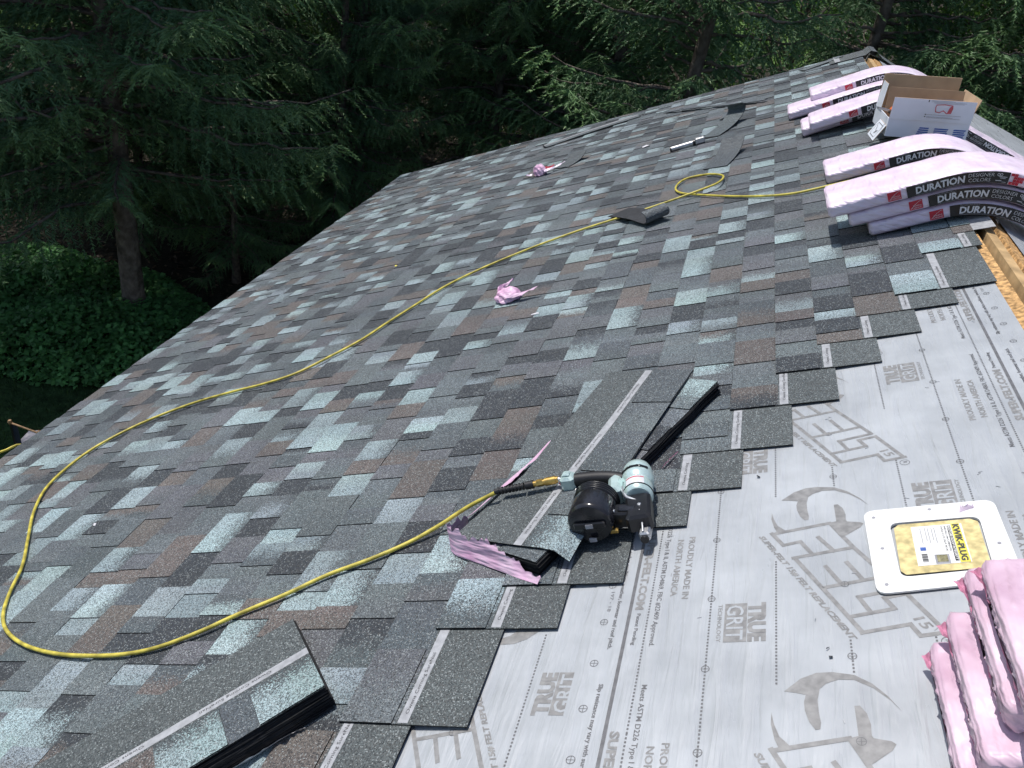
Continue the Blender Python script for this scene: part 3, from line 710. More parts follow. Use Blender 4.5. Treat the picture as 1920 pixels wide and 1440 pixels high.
def make_leafy(name, seed, H, R, zlow, nclump, per, size, squash=1.0):
    g = np.random.default_rng(seed); cards, tints = [], []; tb = MB()
    trunk = [(0.05*math.sin(q), 0.06*math.sin(q*0.7+1), -0.3+q) for q in np.arange(0, H*0.8, 0.5)]
    tb.tube(trunk, [max(0.02, 0.016*H*(1-i/len(trunk))) for i in range(len(trunk))], 'bark', 9)
    for i in range(nclump):
        zc = zlow+(H-zlow)*g.random(); rr = R*math.sqrt(max(0.08, 1-((zc-zlow)/(H-zlow)*2-0.8)**2/1.7)); az = g.uniform(0, 6.283); q = rr*math.sqrt(g.uniform(0.12, 1))
        c = np.array((q*math.cos(az), q*math.sin(az), zc)); n = int(per*g.uniform(0.6, 1.4))
        tb.tube([(0, 0, max(0.3, zc-0.5*q-0.3)), tuple(c*np.array((0.5, 0.5, 1))-np.array((0, 0, 0.15*q))), tuple(c)], [0.02, 0.012, 0.005], 'bark', 4, caps=False)
        base = c[None]+g.normal(0, 1, (n, 3))*np.array((0.34, 0.34, 0.22))
        ax = g.normal(0, 1, (n, 3))+np.array((0, 0, -0.35)); ax /= np.linalg.norm(ax, axis=1, keepdims=True)
        L = g.uniform(0.7, 1.3, n)*size; cards.append(sprig_cards(base, ax, L, L*0.68, g.uniform(0, 3.14, n)))
        k = g.uniform(0.7, 1.35); tints.append(np.repeat(np.array((0.105, 0.225, 0.036))[None]*(k*g.uniform(0.75, 1.25, n))[:, None], 4, 0))
    return np_mesh(name+'_crown', np.vstack(cards), 4, np.vstack(tints), ['leaf']), tb.mesh(name+'_trunk')

KIND = {'spruce_a': make_conifer('spruce', 1, 11.5, 3.3, 2.15, 0.31, 6, 0.24), 'spruce_b': make_conifer('spruce', 2, 10.5, 2.9, 0.9, 0.33, 6, 0.22),
        'pine': make_conifer('pine', 3, 12.5, 3.0, 1.6, 0.55, 5, 0.12, True), 'leafy': make_leafy('leafy', 4, 8.5, 2.4, 1.0, 170, 85, 0.085)}
NAMES = {'spruce_a': 'spruce_tree', 'spruce_b': 'spruce_tree', 'pine': 'pine_tree', 'leafy': 'broadleaf_tree'}
def tree(kind, x, y, deg, sc, label, sz=None):
    mw = Matrix.Translation((x, y, ground_height(x, y)-0.05)) @ RZ(deg) @ Matrix.Diagonal((sc, sc, (sz or sc)*1.2, 1))
    t = empty(NAMES[kind], mw, label=label, cat='tree', group='trees behind the house')
    put('crown', KIND[kind][0], t, mw); put('trunk', KIND[kind][1], t, mw)
TREES = [
 ('spruce_a', -8.3, 9.45, 10, 1.0, 'drooping spruce with bare lower trunk standing in the leafy bed', 0.88),
 ('spruce_a', -11.2, 9.0, 130, 1.05, 'dark drooping spruce at the left edge beside the leafy bed'),
 ('spruce_b', -11.6, 13.4, 50, 1.05, 'dark spruce behind the two drooping spruces at top left'),
 ('spruce_b', -9.0, 13.8, 250, 1.1, 'shadowed drooping spruce behind the trunk in the leafy bed'),
 ('pine', -7.2, 14.8, 20, 1.0, 'soft needled pine with dark trunk left of the roof corner'),
 ('pine', -6.0, 18.2, 160, 1.05, 'shadowed pine just behind the far corner of the eave'),
 ('pine', -8.6, 18.6, 290, 1.0, 'far pine between the spruces and the roof corner'),
 ('spruce_b', -1.1, 12.9, 75, 1.0, 'spruce with sunlit light green branch tips behind the roof edge'),
 ('spruce_a', -3.9, 19.2, 200, 0.95, 'dark spruce left of the one with light green tips'),
 ('spruce_b', 1.7, 17.0, 310, 1.1, 'dark spruce behind the far ridge end'),
 ('spruce_a', 4.9, 16.4, 100, 1.05, 'black looking spruce behind the white carton'),
 ('pine', 3.4, 20.4, 10, 1.0, 'dim pine behind the spruces at top right'),
 ('leafy', 6.9, 15.2, 40, 0.95, 'broadleaf tree with bright leaves at the right edge'),
 ('leafy', -4.6, 20.8, 200, 0.95, 'broadleaf tree glimpsed between the pines and the light tipped spruce'),
 ('leafy', -9.6, 20.6, 90, 0.9, 'broadleaf tree glowing through the pines'),
 ('leafy', -14.4, 13.4, 30, 0.85, 'bright broadleaf tree at the top left corner'),
 ('leafy', 0.8, 24.5, 140, 1.1, 'broadleaf tree in deep shade behind the dark spruces'),
 ('spruce_b', -6.7, 13.0, 200, 0.72, 'short dense spruce just left of the far roof corner'),
 ('spruce_b', -9.9, 11.9, 320, 0.62, 'short spruce in the shade behind the leafy bed'),
 ('spruce_b', -7.9, 11.6, 20, 0.45, 'smallest spruce right behind the leafy bed'),
 ('leafy', -6.4, 21.0, 10, 0.62, 'low leafy sapling behind the pine left of the roof corner'),
 ('leafy', -2.0, 17.6, 75, 0.60, 'low leafy sapling under the spruce with light green tips'),
 ('leafy', -8.2, 16.4, 150, 0.55, 'low leafy sapling between the two pine trunks'),
 ('leafy', 3.6, 18.0, 250, 0.66, 'low leafy sapling behind the far ridge end'),
 ('leafy', -10.6, 16.6, 300, 0.66, 'low leafy sapling behind the shadowed drooping spruce'),
 ('spruce_b', -2.6, 15.8, 130, 0.95, 'dark spruce filling the gap right of the roof corner'),
 ('spruce_b', -4.7, 15.6, 40, 0.85, 'young dense spruce right above the roof corner'),
 ('spruce_b', -13.6, 20.5, 15, 1.1, 'distant spruce behind the left hand trees'),
 ('spruce_b', -7.0, 26.5, 220, 1.15, 'distant spruce far behind the pines'),
 ('spruce_a', 6.0, 23.5, 60, 1.1, 'distant spruce behind the white carton'),
 ('pine', -1.0, 29.0, 80, 1.1, 'distant pine in the middle of the wood'),
 ('spruce_b', 9.5, 20.0, 170, 1.1, 'spruce beyond the right edge of the wood'),
 ('pine', -12.0, 29.0, 120, 1.1, 'distant pine behind the left hand spruces'),
]
for t in TREES: tree(*t)

def make_hedge():
    g = np.random.default_rng(5); pts = []
    # a mounded bed of broad ivy-like leaves round the trunk
    def height(x, y):
        u = (x+9.6)/2.9; v = (y-9.15)/1.75
        q = 1-(u*u+v*v); return (0.66+0.16*math.sin(2.3*x+1)*math.cos(2.9*y))*math.sqrt(q) if q > 0 else 0
    N = 44000; x = g.uniform(-12.6, -6.6, N); y = g.uniform(7.3, 11.0, N)
    h = np.array([height(a, b) for a, b in zip(x, y)]); k = h > 0.02; x, y, h = x[k], y[k], h[k]
    z = GZ+h*g.uniform(0.55, 1.0, len(x))+0.10*np.sin(3*x)*np.cos(2.6*y)
    base = np.stack([x, y, z], 1); n = len(base)
    ax = g.normal(0, 1, (n, 3))*np.array((1, 1, 0.4))+np.array((0.2, -0.5, -0.3)); ax /= np.linalg.norm(ax, axis=1, keepdims=True)
    L = g.uniform(0.035, 0.105, n); V = sprig_cards(base, ax, L, L*0.85, g.normal(0, 0.5, n))
    tint = np.repeat(np.array((0.125, 0.31, 0.10))[None]*g.uniform(0.5, 1.45, n)[:, None], 4, 0)
    o = Vector((-9.6, 9.1, GZ)); V = V-np.array(o)
    put('ivy_bed', np_mesh('ivy_bed', V, 4, tint, ['leaf']), None, Matrix.Translation(o), label='mounded bed of broad green leaves round the spruce trunk', cat='ground cover', kind='stuff')
    N = 26000; x = g.uniform(-14, -4.6, N); y = g.uniform(1.0, 9.5, N)
    base = np.stack([x, y, np.full(N, GZ)], 1); ax = g.normal(0, 0.35, (N, 3))+np.array((0, 0, 1)); ax /= np.linalg.norm(ax, axis=1, keepdims=True)
    L = g.uniform(0.05, 0.11, N); V = sprig_cards(base, ax, L, L*0.14, g.uniform(0, 3.14, N))
    put('lawn_grass', np_mesh('lawn_grass', V, 4, np.repeat(np.array((0.035, 0.08, 0.022))[None]*g.uniform(0.6, 1.4, N)[:, None], 4, 0), ['leaf']), kind='stuff', label='short lawn grass in the shade beside the house', cat='grass')
    N = 30000; ang = g.uniform(0.35, 2.75, N); rad = g.uniform(12, 30, N); x = rad*np.cos(ang)-1; y = rad*np.sin(ang)+1
    base = np.stack([x, y, np.array([ground_height(a, b) for a, b in zip(x, y)])+0.01], 1); ax = g.normal(0, 1, (N, 3))*np.array((1, 1, 0.35)); ax /= np.linalg.norm(ax, axis=1, keepdims=True)
    L = g.uniform(0.06, 0.14, N); V = sprig_cards(base, ax, L, L*0.6, g.uniform(0, 3.14, N))
    put('leaf_litter', np_mesh('leaf_litter', V, 4, np.repeat(np.array((0.14, 0.10, 0.07))[None]*g.uniform(0.5, 1.5, N)[:, None], 4, 0), ['leaf']), kind='stuff', label='brown fallen leaves on the wood floor', cat='leaf litter')
make_hedge()

# ------------------------------------------------------------------ wrapped shingle bundles
BW, BL = 0.337, 1.0
def bundle_path(a0, w0, radius, lift=3.5):
    """underside of a bundle draped over the ridge: positions and directions in the x-z plane, by arc length"""
    p = E1*a0+E3*w0; x, z = p.x, p.z; e = math.radians(lift)
    h0, h1 = PITCH+e, -(RP+e*0.6); arc = radius*(h0-h1)
    s1 = max(0.02, (RIDGE.x-x)/math.cos(PITCH)-arc*0.52)
    out, s, ds = [], -0.02, 0.01
    x -= math.cos(h0)*0.02; z -= math.sin(h0)*0.02
    while s < BL+0.05:
        k = min(1, max(0, (s-s1)/arc)); h = h0+(h1-h0)*k
        out.append((s, x, z, h)); x += math.cos(h)*ds; z += math.sin(h)*ds; s += ds
    return out
def flat_path(d0, w0):
    p = RSM @ Vector((d0, 0, w0)); return [(s, p.x+math.cos(RP)*s, p.z-math.sin(RP)*s, -RP) for s in np.arange(-0.02, BL+0.05, 0.01)]
def on_path(path, s, h):
    i = min(max(int((s+0.02)/0.01), 0), len(path)-2); f = (s+0.02)/0.01-i
    q = [path[i][k]*(1-f)+path[i+1][k]*f for k in range(4)]
    return Vector((q[1]-math.sin(q[3])*h, 0, q[2]+math.cos(q[3])*h))
def wrapped_bundle(path, b, t, seed, label, group, skew=0.0, printed=True, flip=False, wrinkle=0.0022, cut=1.0, tuft=False, skin='pink'):
    r = random.Random(seed); o = on_path(path, 0.0, 0); base = Matrix.Translation((o.x, b, o.z))
    inv = base.inverted()
    def P(s, y, h):
        q = on_path(path, s, h); return inv @ Vector((q.x, b+y+skew*s, q.z))
    root = empty('shingle_bundle', base, label=label, cat='shingle bundle', group=group)
    ns, prof = 72, []
    c = 0.011; ny = 44 if tuft else 14; nh = 7 if tuft else 5
    dirs = [(r.uniform(18, 60)*(1 if r.random() < 0.5 else -1), r.uniform(20, 85), r.uniform(-60, 60), r.uniform(0, 6.28)) for _ in range(5)]
    def crease(s, y, h): return sum((1-abs(math.sin(kx*s+ky*y+kz*h+p+0.5*math.sin(14*y+9*s+p))))**5 for kx, ky, kz, p in dirs)/2.2
    for y0, y1, h0, h1, k in ((c, BW-c, 0, 0, 14), (BW, BW, c, t-c, nh), (BW-c, c, t, t, ny), (0, 0, t-c, c, nh)):
        for i in range(k): f = i/(k-1); prof.append((y0+(y1-y0)*f, h0+(h1-h0)*f))
    np_ = len(prof); V, F = [], []
    ph = [r.uniform(0, 6.28) for _ in range(8)]
    svals = [0.0, 0.003, 0.010]+([0.015+0.24*i/40 for i in range(40)]+[0.26+(BL-0.28)*i/29 for i in range(30)] if tuft else [0.02+(BL-0.04)*i/(ns-1) for i in range(ns)])+[BL-0.010, BL-0.003, BL]
    for s in svals:
        e = min(s, BL-s); ins = 0.012*max(0, 1-e/0.010)**1.5
        for (y, h) in prof:
            cy, ch = BW/2, t/2
            yy = cy+(y-cy)*(1-ins/ (BW/2)); hh = ch+(h-ch)*(1-ins/(t/2)*0.8)
            diag = math.sin(95*(s-1.1*h)+3*y+ph[0])*math.sin(17*s+ph[1])
            wv = wrinkle*(0.55*math.sin(31*s+22*y+ph[2])*math.sin(19*y-8*s+ph[3])+0.7*diag*(0.25+0.75*(y < 0.01 or y > BW-0.01))+0.12*math.sin(130*s+60*y+ph[4])+0.5*math.sin(210*h+40*s+ph[5])*(e < 0.08))
            if tuft: wv = wv*0.6+0.0042*crease(s, y, h)
            if y < 0.006: yy -= wv
            elif y > BW-0.006: yy += wv
            elif h > t/2: hh += wv+0.004*math.sin(math.pi*y/BW)-0.002
            V.append(P(s*cut, yy, max(0.0, hh)))
    n2 = len(svals)
    for i in range(n2-1):
        for k in range(np_): k2 = (k+1) % np_; F.append((i*np_+k, i*np_+k2, (i+1)*np_+k2, (i+1)*np_+k))
    mb = MB(); mb.add(V, F, skin, True)
    for end in (0, 1):                                              # end faces with folds
        ring_, sv = [], 0.0 if end == 0 else BL
        for q, ins in enumerate((0.0, 0.06, 0.13, 0.22, 0.33, 0.46, 0.62, 0.80, 0.97)):
            for (y, h) in prof:
                yy = BW/2+(y-BW/2)*(1-0.072)*(1-ins*0.22); hh = t/2+(h-t/2)*(1-0.24)*(1-ins)
                so = 0 if q == 0 else (wrinkle*0.5*math.sin(30*y+ph[6]+40*hh)+(0.006 if tuft else 0.002)*crease(0.1, y, hh*1.6))*(1 if end == 0 else -1)
                ring_.append(P((sv-so)*cut if end == 0 else sv*cut-so, yy, max(0.0, hh)))
        FF = [(q*np_+k, q*np_+(k+1) % np_, (q+1)*np_+(k+1) % np_, (q+1)*np_+k) for q in range(8) for k in range(np_)]
        if end == 0: FF = [f[::-1] for f in FF]
        FF.append(tuple(range(8*np_, 9*np_)))
        mb.add(ring_, FF, skin, True)
    mb.build('wrapper', root, base)
    if printed:
        def lab(off):
            def f(p):
                q = 0.243+(p[0]-0.30)*0.80; s, h = (BL-q, t-p[1]) if flip else (q, p[1]); return P(s*cut, -0.0035-off, h)
            return f
        def panel(mb, s0, s1, h0, h1, m, off):
            n = max(1, int((s1-s0)/0.02)); f = lab(off); VV, FF = [], []
            for i in range(n+1):
                for h in (h0, h1): VV.append(f((s0+(s1-s0)*i/n, h)))
            for i in range(n): FF.append((2*i, 2*i+2, 2*i+3, 2*i+1))
            mb.add(VV, FF, m)
        X, Y = (1, 0, 0), (0, 1, 0); k = t/0.08
        m1 = MB(); panel(m1, 0.395, 0.862, 0.006*k, 0.073*k, 'label_black', 0); band = m1.build('label_band', root, base)
        m2 = MB()
        text(m2, 'DURATION', (0.437, 0.019*k, 0), X, Y, 0.228, 0.040*k, 'label_white', 0.12, 0.035, lab(0.001))
        text(m2, 'TruDefinition', (0.439, 0.0635*k, 0), X, Y, 0.085, 0.0072*k, 'label_grey', 0.1, 0.0, lab(0.001))
        text(m2, 'DESIGNER', (0.682, 0.044*k, 0), X, Y, 0.112, 0.0215*k, 'label_white', 0.1, -0.012, lab(0.001))
        text(m2, 'COLORS', (0.682, 0.015*k, 0), X, Y, 0.098, 0.0215*k, 'label_white', 0.1, -0.012, lab(0.001))
        panel(m2, 0.437, 0.655, 0.0105*k, 0.0122*k, 'label_grey', 0.001)
        m2.build('label_lettering', band, base)
        m2 = MB()
        for q in range(2): ring(m2, 0.812+0.012*q, 0.056*k, 0.005, 0.002, 0, 'label_white', 12, lambda p: lab(0.001)(p))
        panel(m2, 0.815, 0.852, 0.043*k, 0.046*k, 'label_white', 0.001); panel(m2, 0.822, 0.846, 0.034*k, 0.040*k, 'label_grey', 0.001); panel(m2, 0.804, 0.83, 0.020*k, 0.024*k, 'label_white', 0.001); panel(m2, 0.832, 0.852, 0.014*k, 0.016*k, 'label_white', 0.001)
        m2.build('warranty_mark', band, base)
        m3 = MB(); panel(m3, 0.300, 0.366, 0.012*k, 0.066*k, 'label_red', 0.0003); lg = m3.build('logo_square', root, base)
        m4 = MB(); text(m4, 'OWENS', (0.318, 0.030*k, 0), X, Y, 0.042, 0.0085*k, 'label_white', 0, 0.0, lab(0.0013)); text(m4, 'CORNING', (0.312, 0.018*k, 0), X, Y, 0.049, 0.0085*k, 'label_white', 0, 0.0, lab(0.0013))
        pts = [(0.306+0.055*q, (0.018+0.044*math.sin(q*1.35))*k) for q in np.linspace(0, 1, 9)]
        stroke(m4, pts, 0.0016, 'label_white', 0, 0.02, lambda p: lab(0.0013)(p)); m4.build('logo_lettering', lg, base)
        m5 = MB(); u = 0.0155
        for i, j in ((0, 3), (1, 3), (1, 2), (2, 2), (3, 2), (1, 1), (0, 0), (1, 0), (2, 1), (3, 1), (2, 0)):
            panel(m5, 0.866+i*u, 0.866+(i+0.93)*u, (0.006+j*u*1.05)*k, (0.006+(j+0.93)*u*1.05)*k, 'label_red', 0.0003)
        m5.build('red_pattern', root, base)
        m6 = MB(); text(m6, 'TruDefinition', (0.938, 0.05*k, 0), X, Y, 0.05, 0.007*k, 'label_grey', 0, 0, lab(0.0005)); text(m6, 'DURATION', (0.938, 0.032*k, 0), X, Y, 0.052, 0.012*k, 'label_grey', 0.1, 0.01, lab(0.0005)); m6.build('lettering', root, base)
    if tuft:                                                       # heat-sealed seam along the end, gathered at the far corner
        mb = MB(); VV, FF = [], []; n = 26
        for i in range(n):
            f = i/(n-1); y = BW-0.010-(BW-0.03)*f; out = 0.007+0.016*max(0, 1-f*7)+r.uniform(-0.002, 0.003); hm = t*0.42+0.006*math.sin(7*f+ph[6])+(0.014*max(0, 1-f*6))
            for k in range(4): VV.append(P(0.004-out*k/3, y+r.uniform(-1, 1)*0.0015, hm+(0.005*math.sin(i*1.9+k)+0.012*max(0, 1-f*6)*math.sin(i*2.3+k*2))*k/3))
        for i in range(n-1):
            for k in range(3): FF.append((i*4+k, (i+1)*4+k, (i+1)*4+k+1, i*4+k+1))
        mb.add(VV, FF, 'pink_in'); mb.build('seal_seam', root, base)
    return root
G1 = 'wrapped bundles draped over the ridge'
S0 = 0.026
BT = 0.058
wrapped_bundle(bundle_path(0.20, S0, 0.42), 3.79, BT, 1, 'lowest pink wrapped bundle of the near ridge stack', G1)
wrapped_bundle(bundle_path(0.125, S0+BT+0.003, 0.46), 3.79, BT, 2, 'middle pink wrapped bundle of the near ridge stack', G1)
wrapped_bundle(bundle_path(0.045, S0+2*BT+0.006, 0.50), 3.78, BT, 3, 'topmost pink wrapped bundle of the near ridge stack', G1)
wrapped_bundle(bundle_path(0.07, S0, 0.42), 4.75, BT, 4, 'pink wrapped bundle lying alone in front of the white carton', G1)
wrapped_bundle(bundle_path(-0.02, S0, 0.42), 6.02, BT, 5, 'lower pink wrapped bundle left of the white carton', G1, 0.04)
wrapped_bundle(bundle_path(0.035, S0+BT+0.003, 0.46), 5.86, BT, 6, 'upper pink wrapped bundle left of the white carton', G1, 0.12)
wrapped_bundle(bundle_path(-0.10, S0, 0.42), 6.68, BT, 7, 'lower bundle of the farthest ridge stack, its left end sticking out', G1)
wrapped_bundle(bundle_path(0.075, S0+BT+0.003, 0.46), 6.82, BT, 8, 'upper bundle of the farthest ridge stack near the open slot', G1)
wrapped_bundle(flat_path(0.115, 0.010), 6.32, BT, 9, 'pink wrapped bundle with upside down lettering right of the white carton', G1, flip=True)
G2 = 'wrapped bundles stacked at the lower right corner'
for i, (a, b, sk, lb) in enumerate(((0.085, 0.985, 0.0, 'lowest'), (0.120, 0.995, 0.01, 'second from the bottom'), (0.163, 1.04, -0.02, 'second from the top'), (0.185, 0.985, -0.05, 'topmost'))):
    wrapped_bundle(bundle_path(a, 0.006+i*0.066, 0.42+0.04*i), b, 0.063, 20+i, lb+' of the four wrinkled pink bundles at the lower right corner', G2, sk, False, False, 0.0020, tuft=True, skin='pink_old')

# ------------------------------------------------------------------ unwrapped shingle stacks
def loose_shingle(name, mw, seed, L=1.0, parent=None, bend=None, text_on=True, **k):
    r = random.Random(seed); sm, tabs, _ = shingle_parts(r, L)
    def sub(m):                                                    # split the faces so that they can bend
        out = SMesh()
        for f, mi, ca, cb, uv in zip(m.f, m.mi, m.ca, m.cb, [m.uv[4*i:4*i+4] for i in range(len(m.f))]):
            p = [Vector(m.v[i]) for i in f]; u4 = [Vector(q) for q in uv]
            nu = max(1, int((p[1]-p[0]).length/0.045)); nv = max(1, int((p[3]-p[0]).length/0.045))
            def bl(q, u, v): return (q[0]*(1-u)+q[1]*u)*(1-v)+(q[3]*(1-u)+q[2]*u)*v
            for i in range(nu):
                for j in range(nv):
                    c = ((i/nu, j/nv), ((i+1)/nu, j/nv), ((i+1)/nu, (j+1)/nv), (i/nu, (j+1)/nv))
                    out.quad([tuple(bl(p, *k)) for k in c], mi, ca, cb, [tuple(bl(u4, *k)) for k in c])
        return out
    if bend:
        sm = sub(sm); sm.bend(bend)
        tabs = [sub(t) for t in tabs]
        for t in tabs: t.bend(bend)
    o = put(name, sm.mesh(name), parent, mw, **k)
    for t in tabs: put('shingle_tab', t.mesh('shingle_tab'), o, mw)
    mb = MB(); n = 12
    f = bend or (lambda x, y, z: (x, y, z))
    VV = [f(x, L*i/n, TB+0.0005) for i in range(n+1) for x in (0.157, 0.184)]
    mb.add(VV, [(2*i, 2*i+1, 2*i+3, 2*i+2) for i in range(n)], 'nail_strip')
    if text_on:
        for y in (0.10, 0.43, 0.76): text(mb, 'Owens Corning SureNail', (0.1755, y, TB+0.001), (0, 1, 0), (-1, 0, 0), 0.19, 0.0095, 'strip_print', 0, 0, lambda p: Vector(f(*p)))
    mb.build('nail_strip', o, mw)
    return o
def layer_mesh(seed):
    r = random.Random(seed); mb = MB(); n = 10; V, F = [], []
    for i in range(n+1):
        y = BL*i/n
        for x, j in ((0, 1), (HGT, 0)):
            for z in (0, 0.0040): V.append((x+(r.uniform(-0.003, 0.003)), y, z))
    for i in range(n):
        q, w = i*4, i*4+4
        F += [(q+1, q+3, w+3, w+1), (q, w, w+2, q+2), (q, q+1, w+1, w), (q+2, w+2, w+3, q+3)]
    F += [(0, 2, 3, 1), (n*4, n*4+1, n*4+3, n*4+2)]
    mb.add(V, F, 'asphalt_edge'); return mb.mesh('shingle')
LAYERS = [layer_mesh(100+i) for i in range(5)]
def shingle_stack(label, a, b, deg, n, base, seed):
    r = random.Random(seed); mw = roofm(a, b, base, deg)
    root = empty('shingle_stack', mw, label=label, cat='shingle stack')
    for i in range(n):
        put('shingle', LAYERS[i % 5], root, mw @ T3(r.uniform(-0.004, 0.004), r.uniform(-0.005, 0.005), i*0.0047) @ RZ(r.uniform(-0.25, 0.25)))
    loose_shingle('shingle', mw @ T3(0, 0, n*0.0047), seed, parent=root)
    return root
shingle_stack('opened stack of shingles under the nail gun', -0.394, 2.537, 154.4, 8, 0.022, 3)
TM = T3(-0.482, 2.63, 0.071) @ RZ(165.5)
TI = TM.inverted()
def flop(x, y, z):
    """the loose shingle sags where the stack below it ends"""
    q = TM @ Vector((x, y, z)); d = (q.x+0.394)*0.902-(q.y-2.537)*0.432; e = -((q.x+0.394)*0.432+(q.y-2.537)*0.902)-1.0
    k = min(1, max(0, max(d-0.004, e)/0.085)); k = k*k*(3-2*k)
    return tuple(TI @ Vector((q.x-0.012*k, q.y, q.z-0.044*k+0.006*k*math.sin(9*y)+0.004*math.sin(5*y+8*x)**2)))
loose_shingle('loose_shingle', ROOF @ TM, 12, bend=flop, label='single shingle lying askew on the opened stack under the nail gun', cat='shingle')
shingle_stack('stack of unwrapped shingles at the lower left', -1.252, 1.192, 135, 13, 0.022, 8)

# ------------------------------------------------------------------ air hose and nail gun
HP = [(0.30, 4.72), (0.069, 4.704), (-0.134, 4.71), (-0.368, 4.85), (-0.631, 5.087), (-0.798, 5.277), (-0.834, 5.467), (-0.775, 5.601), (-0.629, 5.575), (-0.527, 5.421), (-0.541, 5.234), (-0.635, 5.148), (-0.832, 5.075), (-1.06, 5.000), (-1.364, 4.919), (-1.617, 4.787), (-1.859, 4.614), (-2.022, 4.463), (-2.144, 4.297), (-2.237, 4.08), (-2.325, 3.875), (-2.403, 3.673), (-2.523, 3.504), (-2.646, 3.357), (-2.811, 3.287), (-3.001, 3.252), (-3.213, 3.192), (-3.394, 3.089), (-3.519, 2.97), (-3.605, 2.816), (-3.619, 2.638), (-3.571, 2.449), (-3.43, 2.243), (-3.239, 2.035), (-3.071, 1.852), (-2.963, 1.694), (-2.866, 1.578), (-2.76, 1.496), (-2.617, 1.43), (-2.459, 1.387), (-2.297, 1.366), (-2.117, 1.365), (-1.989, 1.39), (-1.87, 1.45), (-1.775, 1.517), (-1.646, 1.597), (-1.534, 1.678), (-1.411, 1.741), (-1.307, 1.808)]
HW = [0.033]*len(HP)
HW[9] = 0.040; HW[10] = 0.052; HW[11] = 0.054; HW[12] = 0.046; HW[13] = 0.040; HW[5] = 0.034
HR = 0.0066
def air_hose():
    pts = [(a, b, w) for (a, b), w in zip(HP, HW)]+[(-1.219, 1.866, 0.045), (-1.12, 1.913, 0.075), (-1.02, 1.944, 0.100)]
    path = catmull(pts, 6); root = empty('air_hose', roofm(-1.3, 1.8, 0.02), label='long yellow air hose looping down the shingles to the nail gun', cat='hose')
    mb = MB(); mb.tube(path, HR, 'hose', 10); mb.build('hose_tube', root, ROOF)
    p0, p1 = Vector((-1.02, 1.944, 0.100)), Vector((-0.925, 1.957, 0.102)); d = (p1-p0)
    mb = MB(); mb.tube([p0+d*(i/8) for i in range(-1, 8)], 0.0088, 'rubber', 10)
    for i in range(0, 8): mb.tube([p0+d*((i-0.1)/8.5), p0+d*((i+0.45)/8.5)], 0.0118, 'rubber', 12)
    mb.tube([p0+d*0.93, p0+d*1.2], 0.0128, 'rubber', 12); mb.build('bend_guard', root, ROOF)
    mb = MB(); e = p0+d*1.2; u = d.normalized()
    for s0, s1, r_, m in ((0, 0.010, 0.0095, 'brass'), (0.010, 0.030, 0.0115, 'brass'), (0.030, 0.036, 0.0100, 'brass'), (0.036, 0.070, 0.0128, 'brass'), (0.070, 0.078, 0.0105, 'brass')):
        mb.tube([e+u*s0, e+u*s1], r_, m, 6 if r_ == 0.0115 else 16, smooth=r_ != 0.0115)
    mb.build('coupler', root, ROOF)
    return e+u*0.078, u
plug, plug_dir = air_hose()
GUN = roofm(-0.66, 1.88, 0.0)
def rel(a, b, w): return Vector((a+0.66, b-1.88, w))
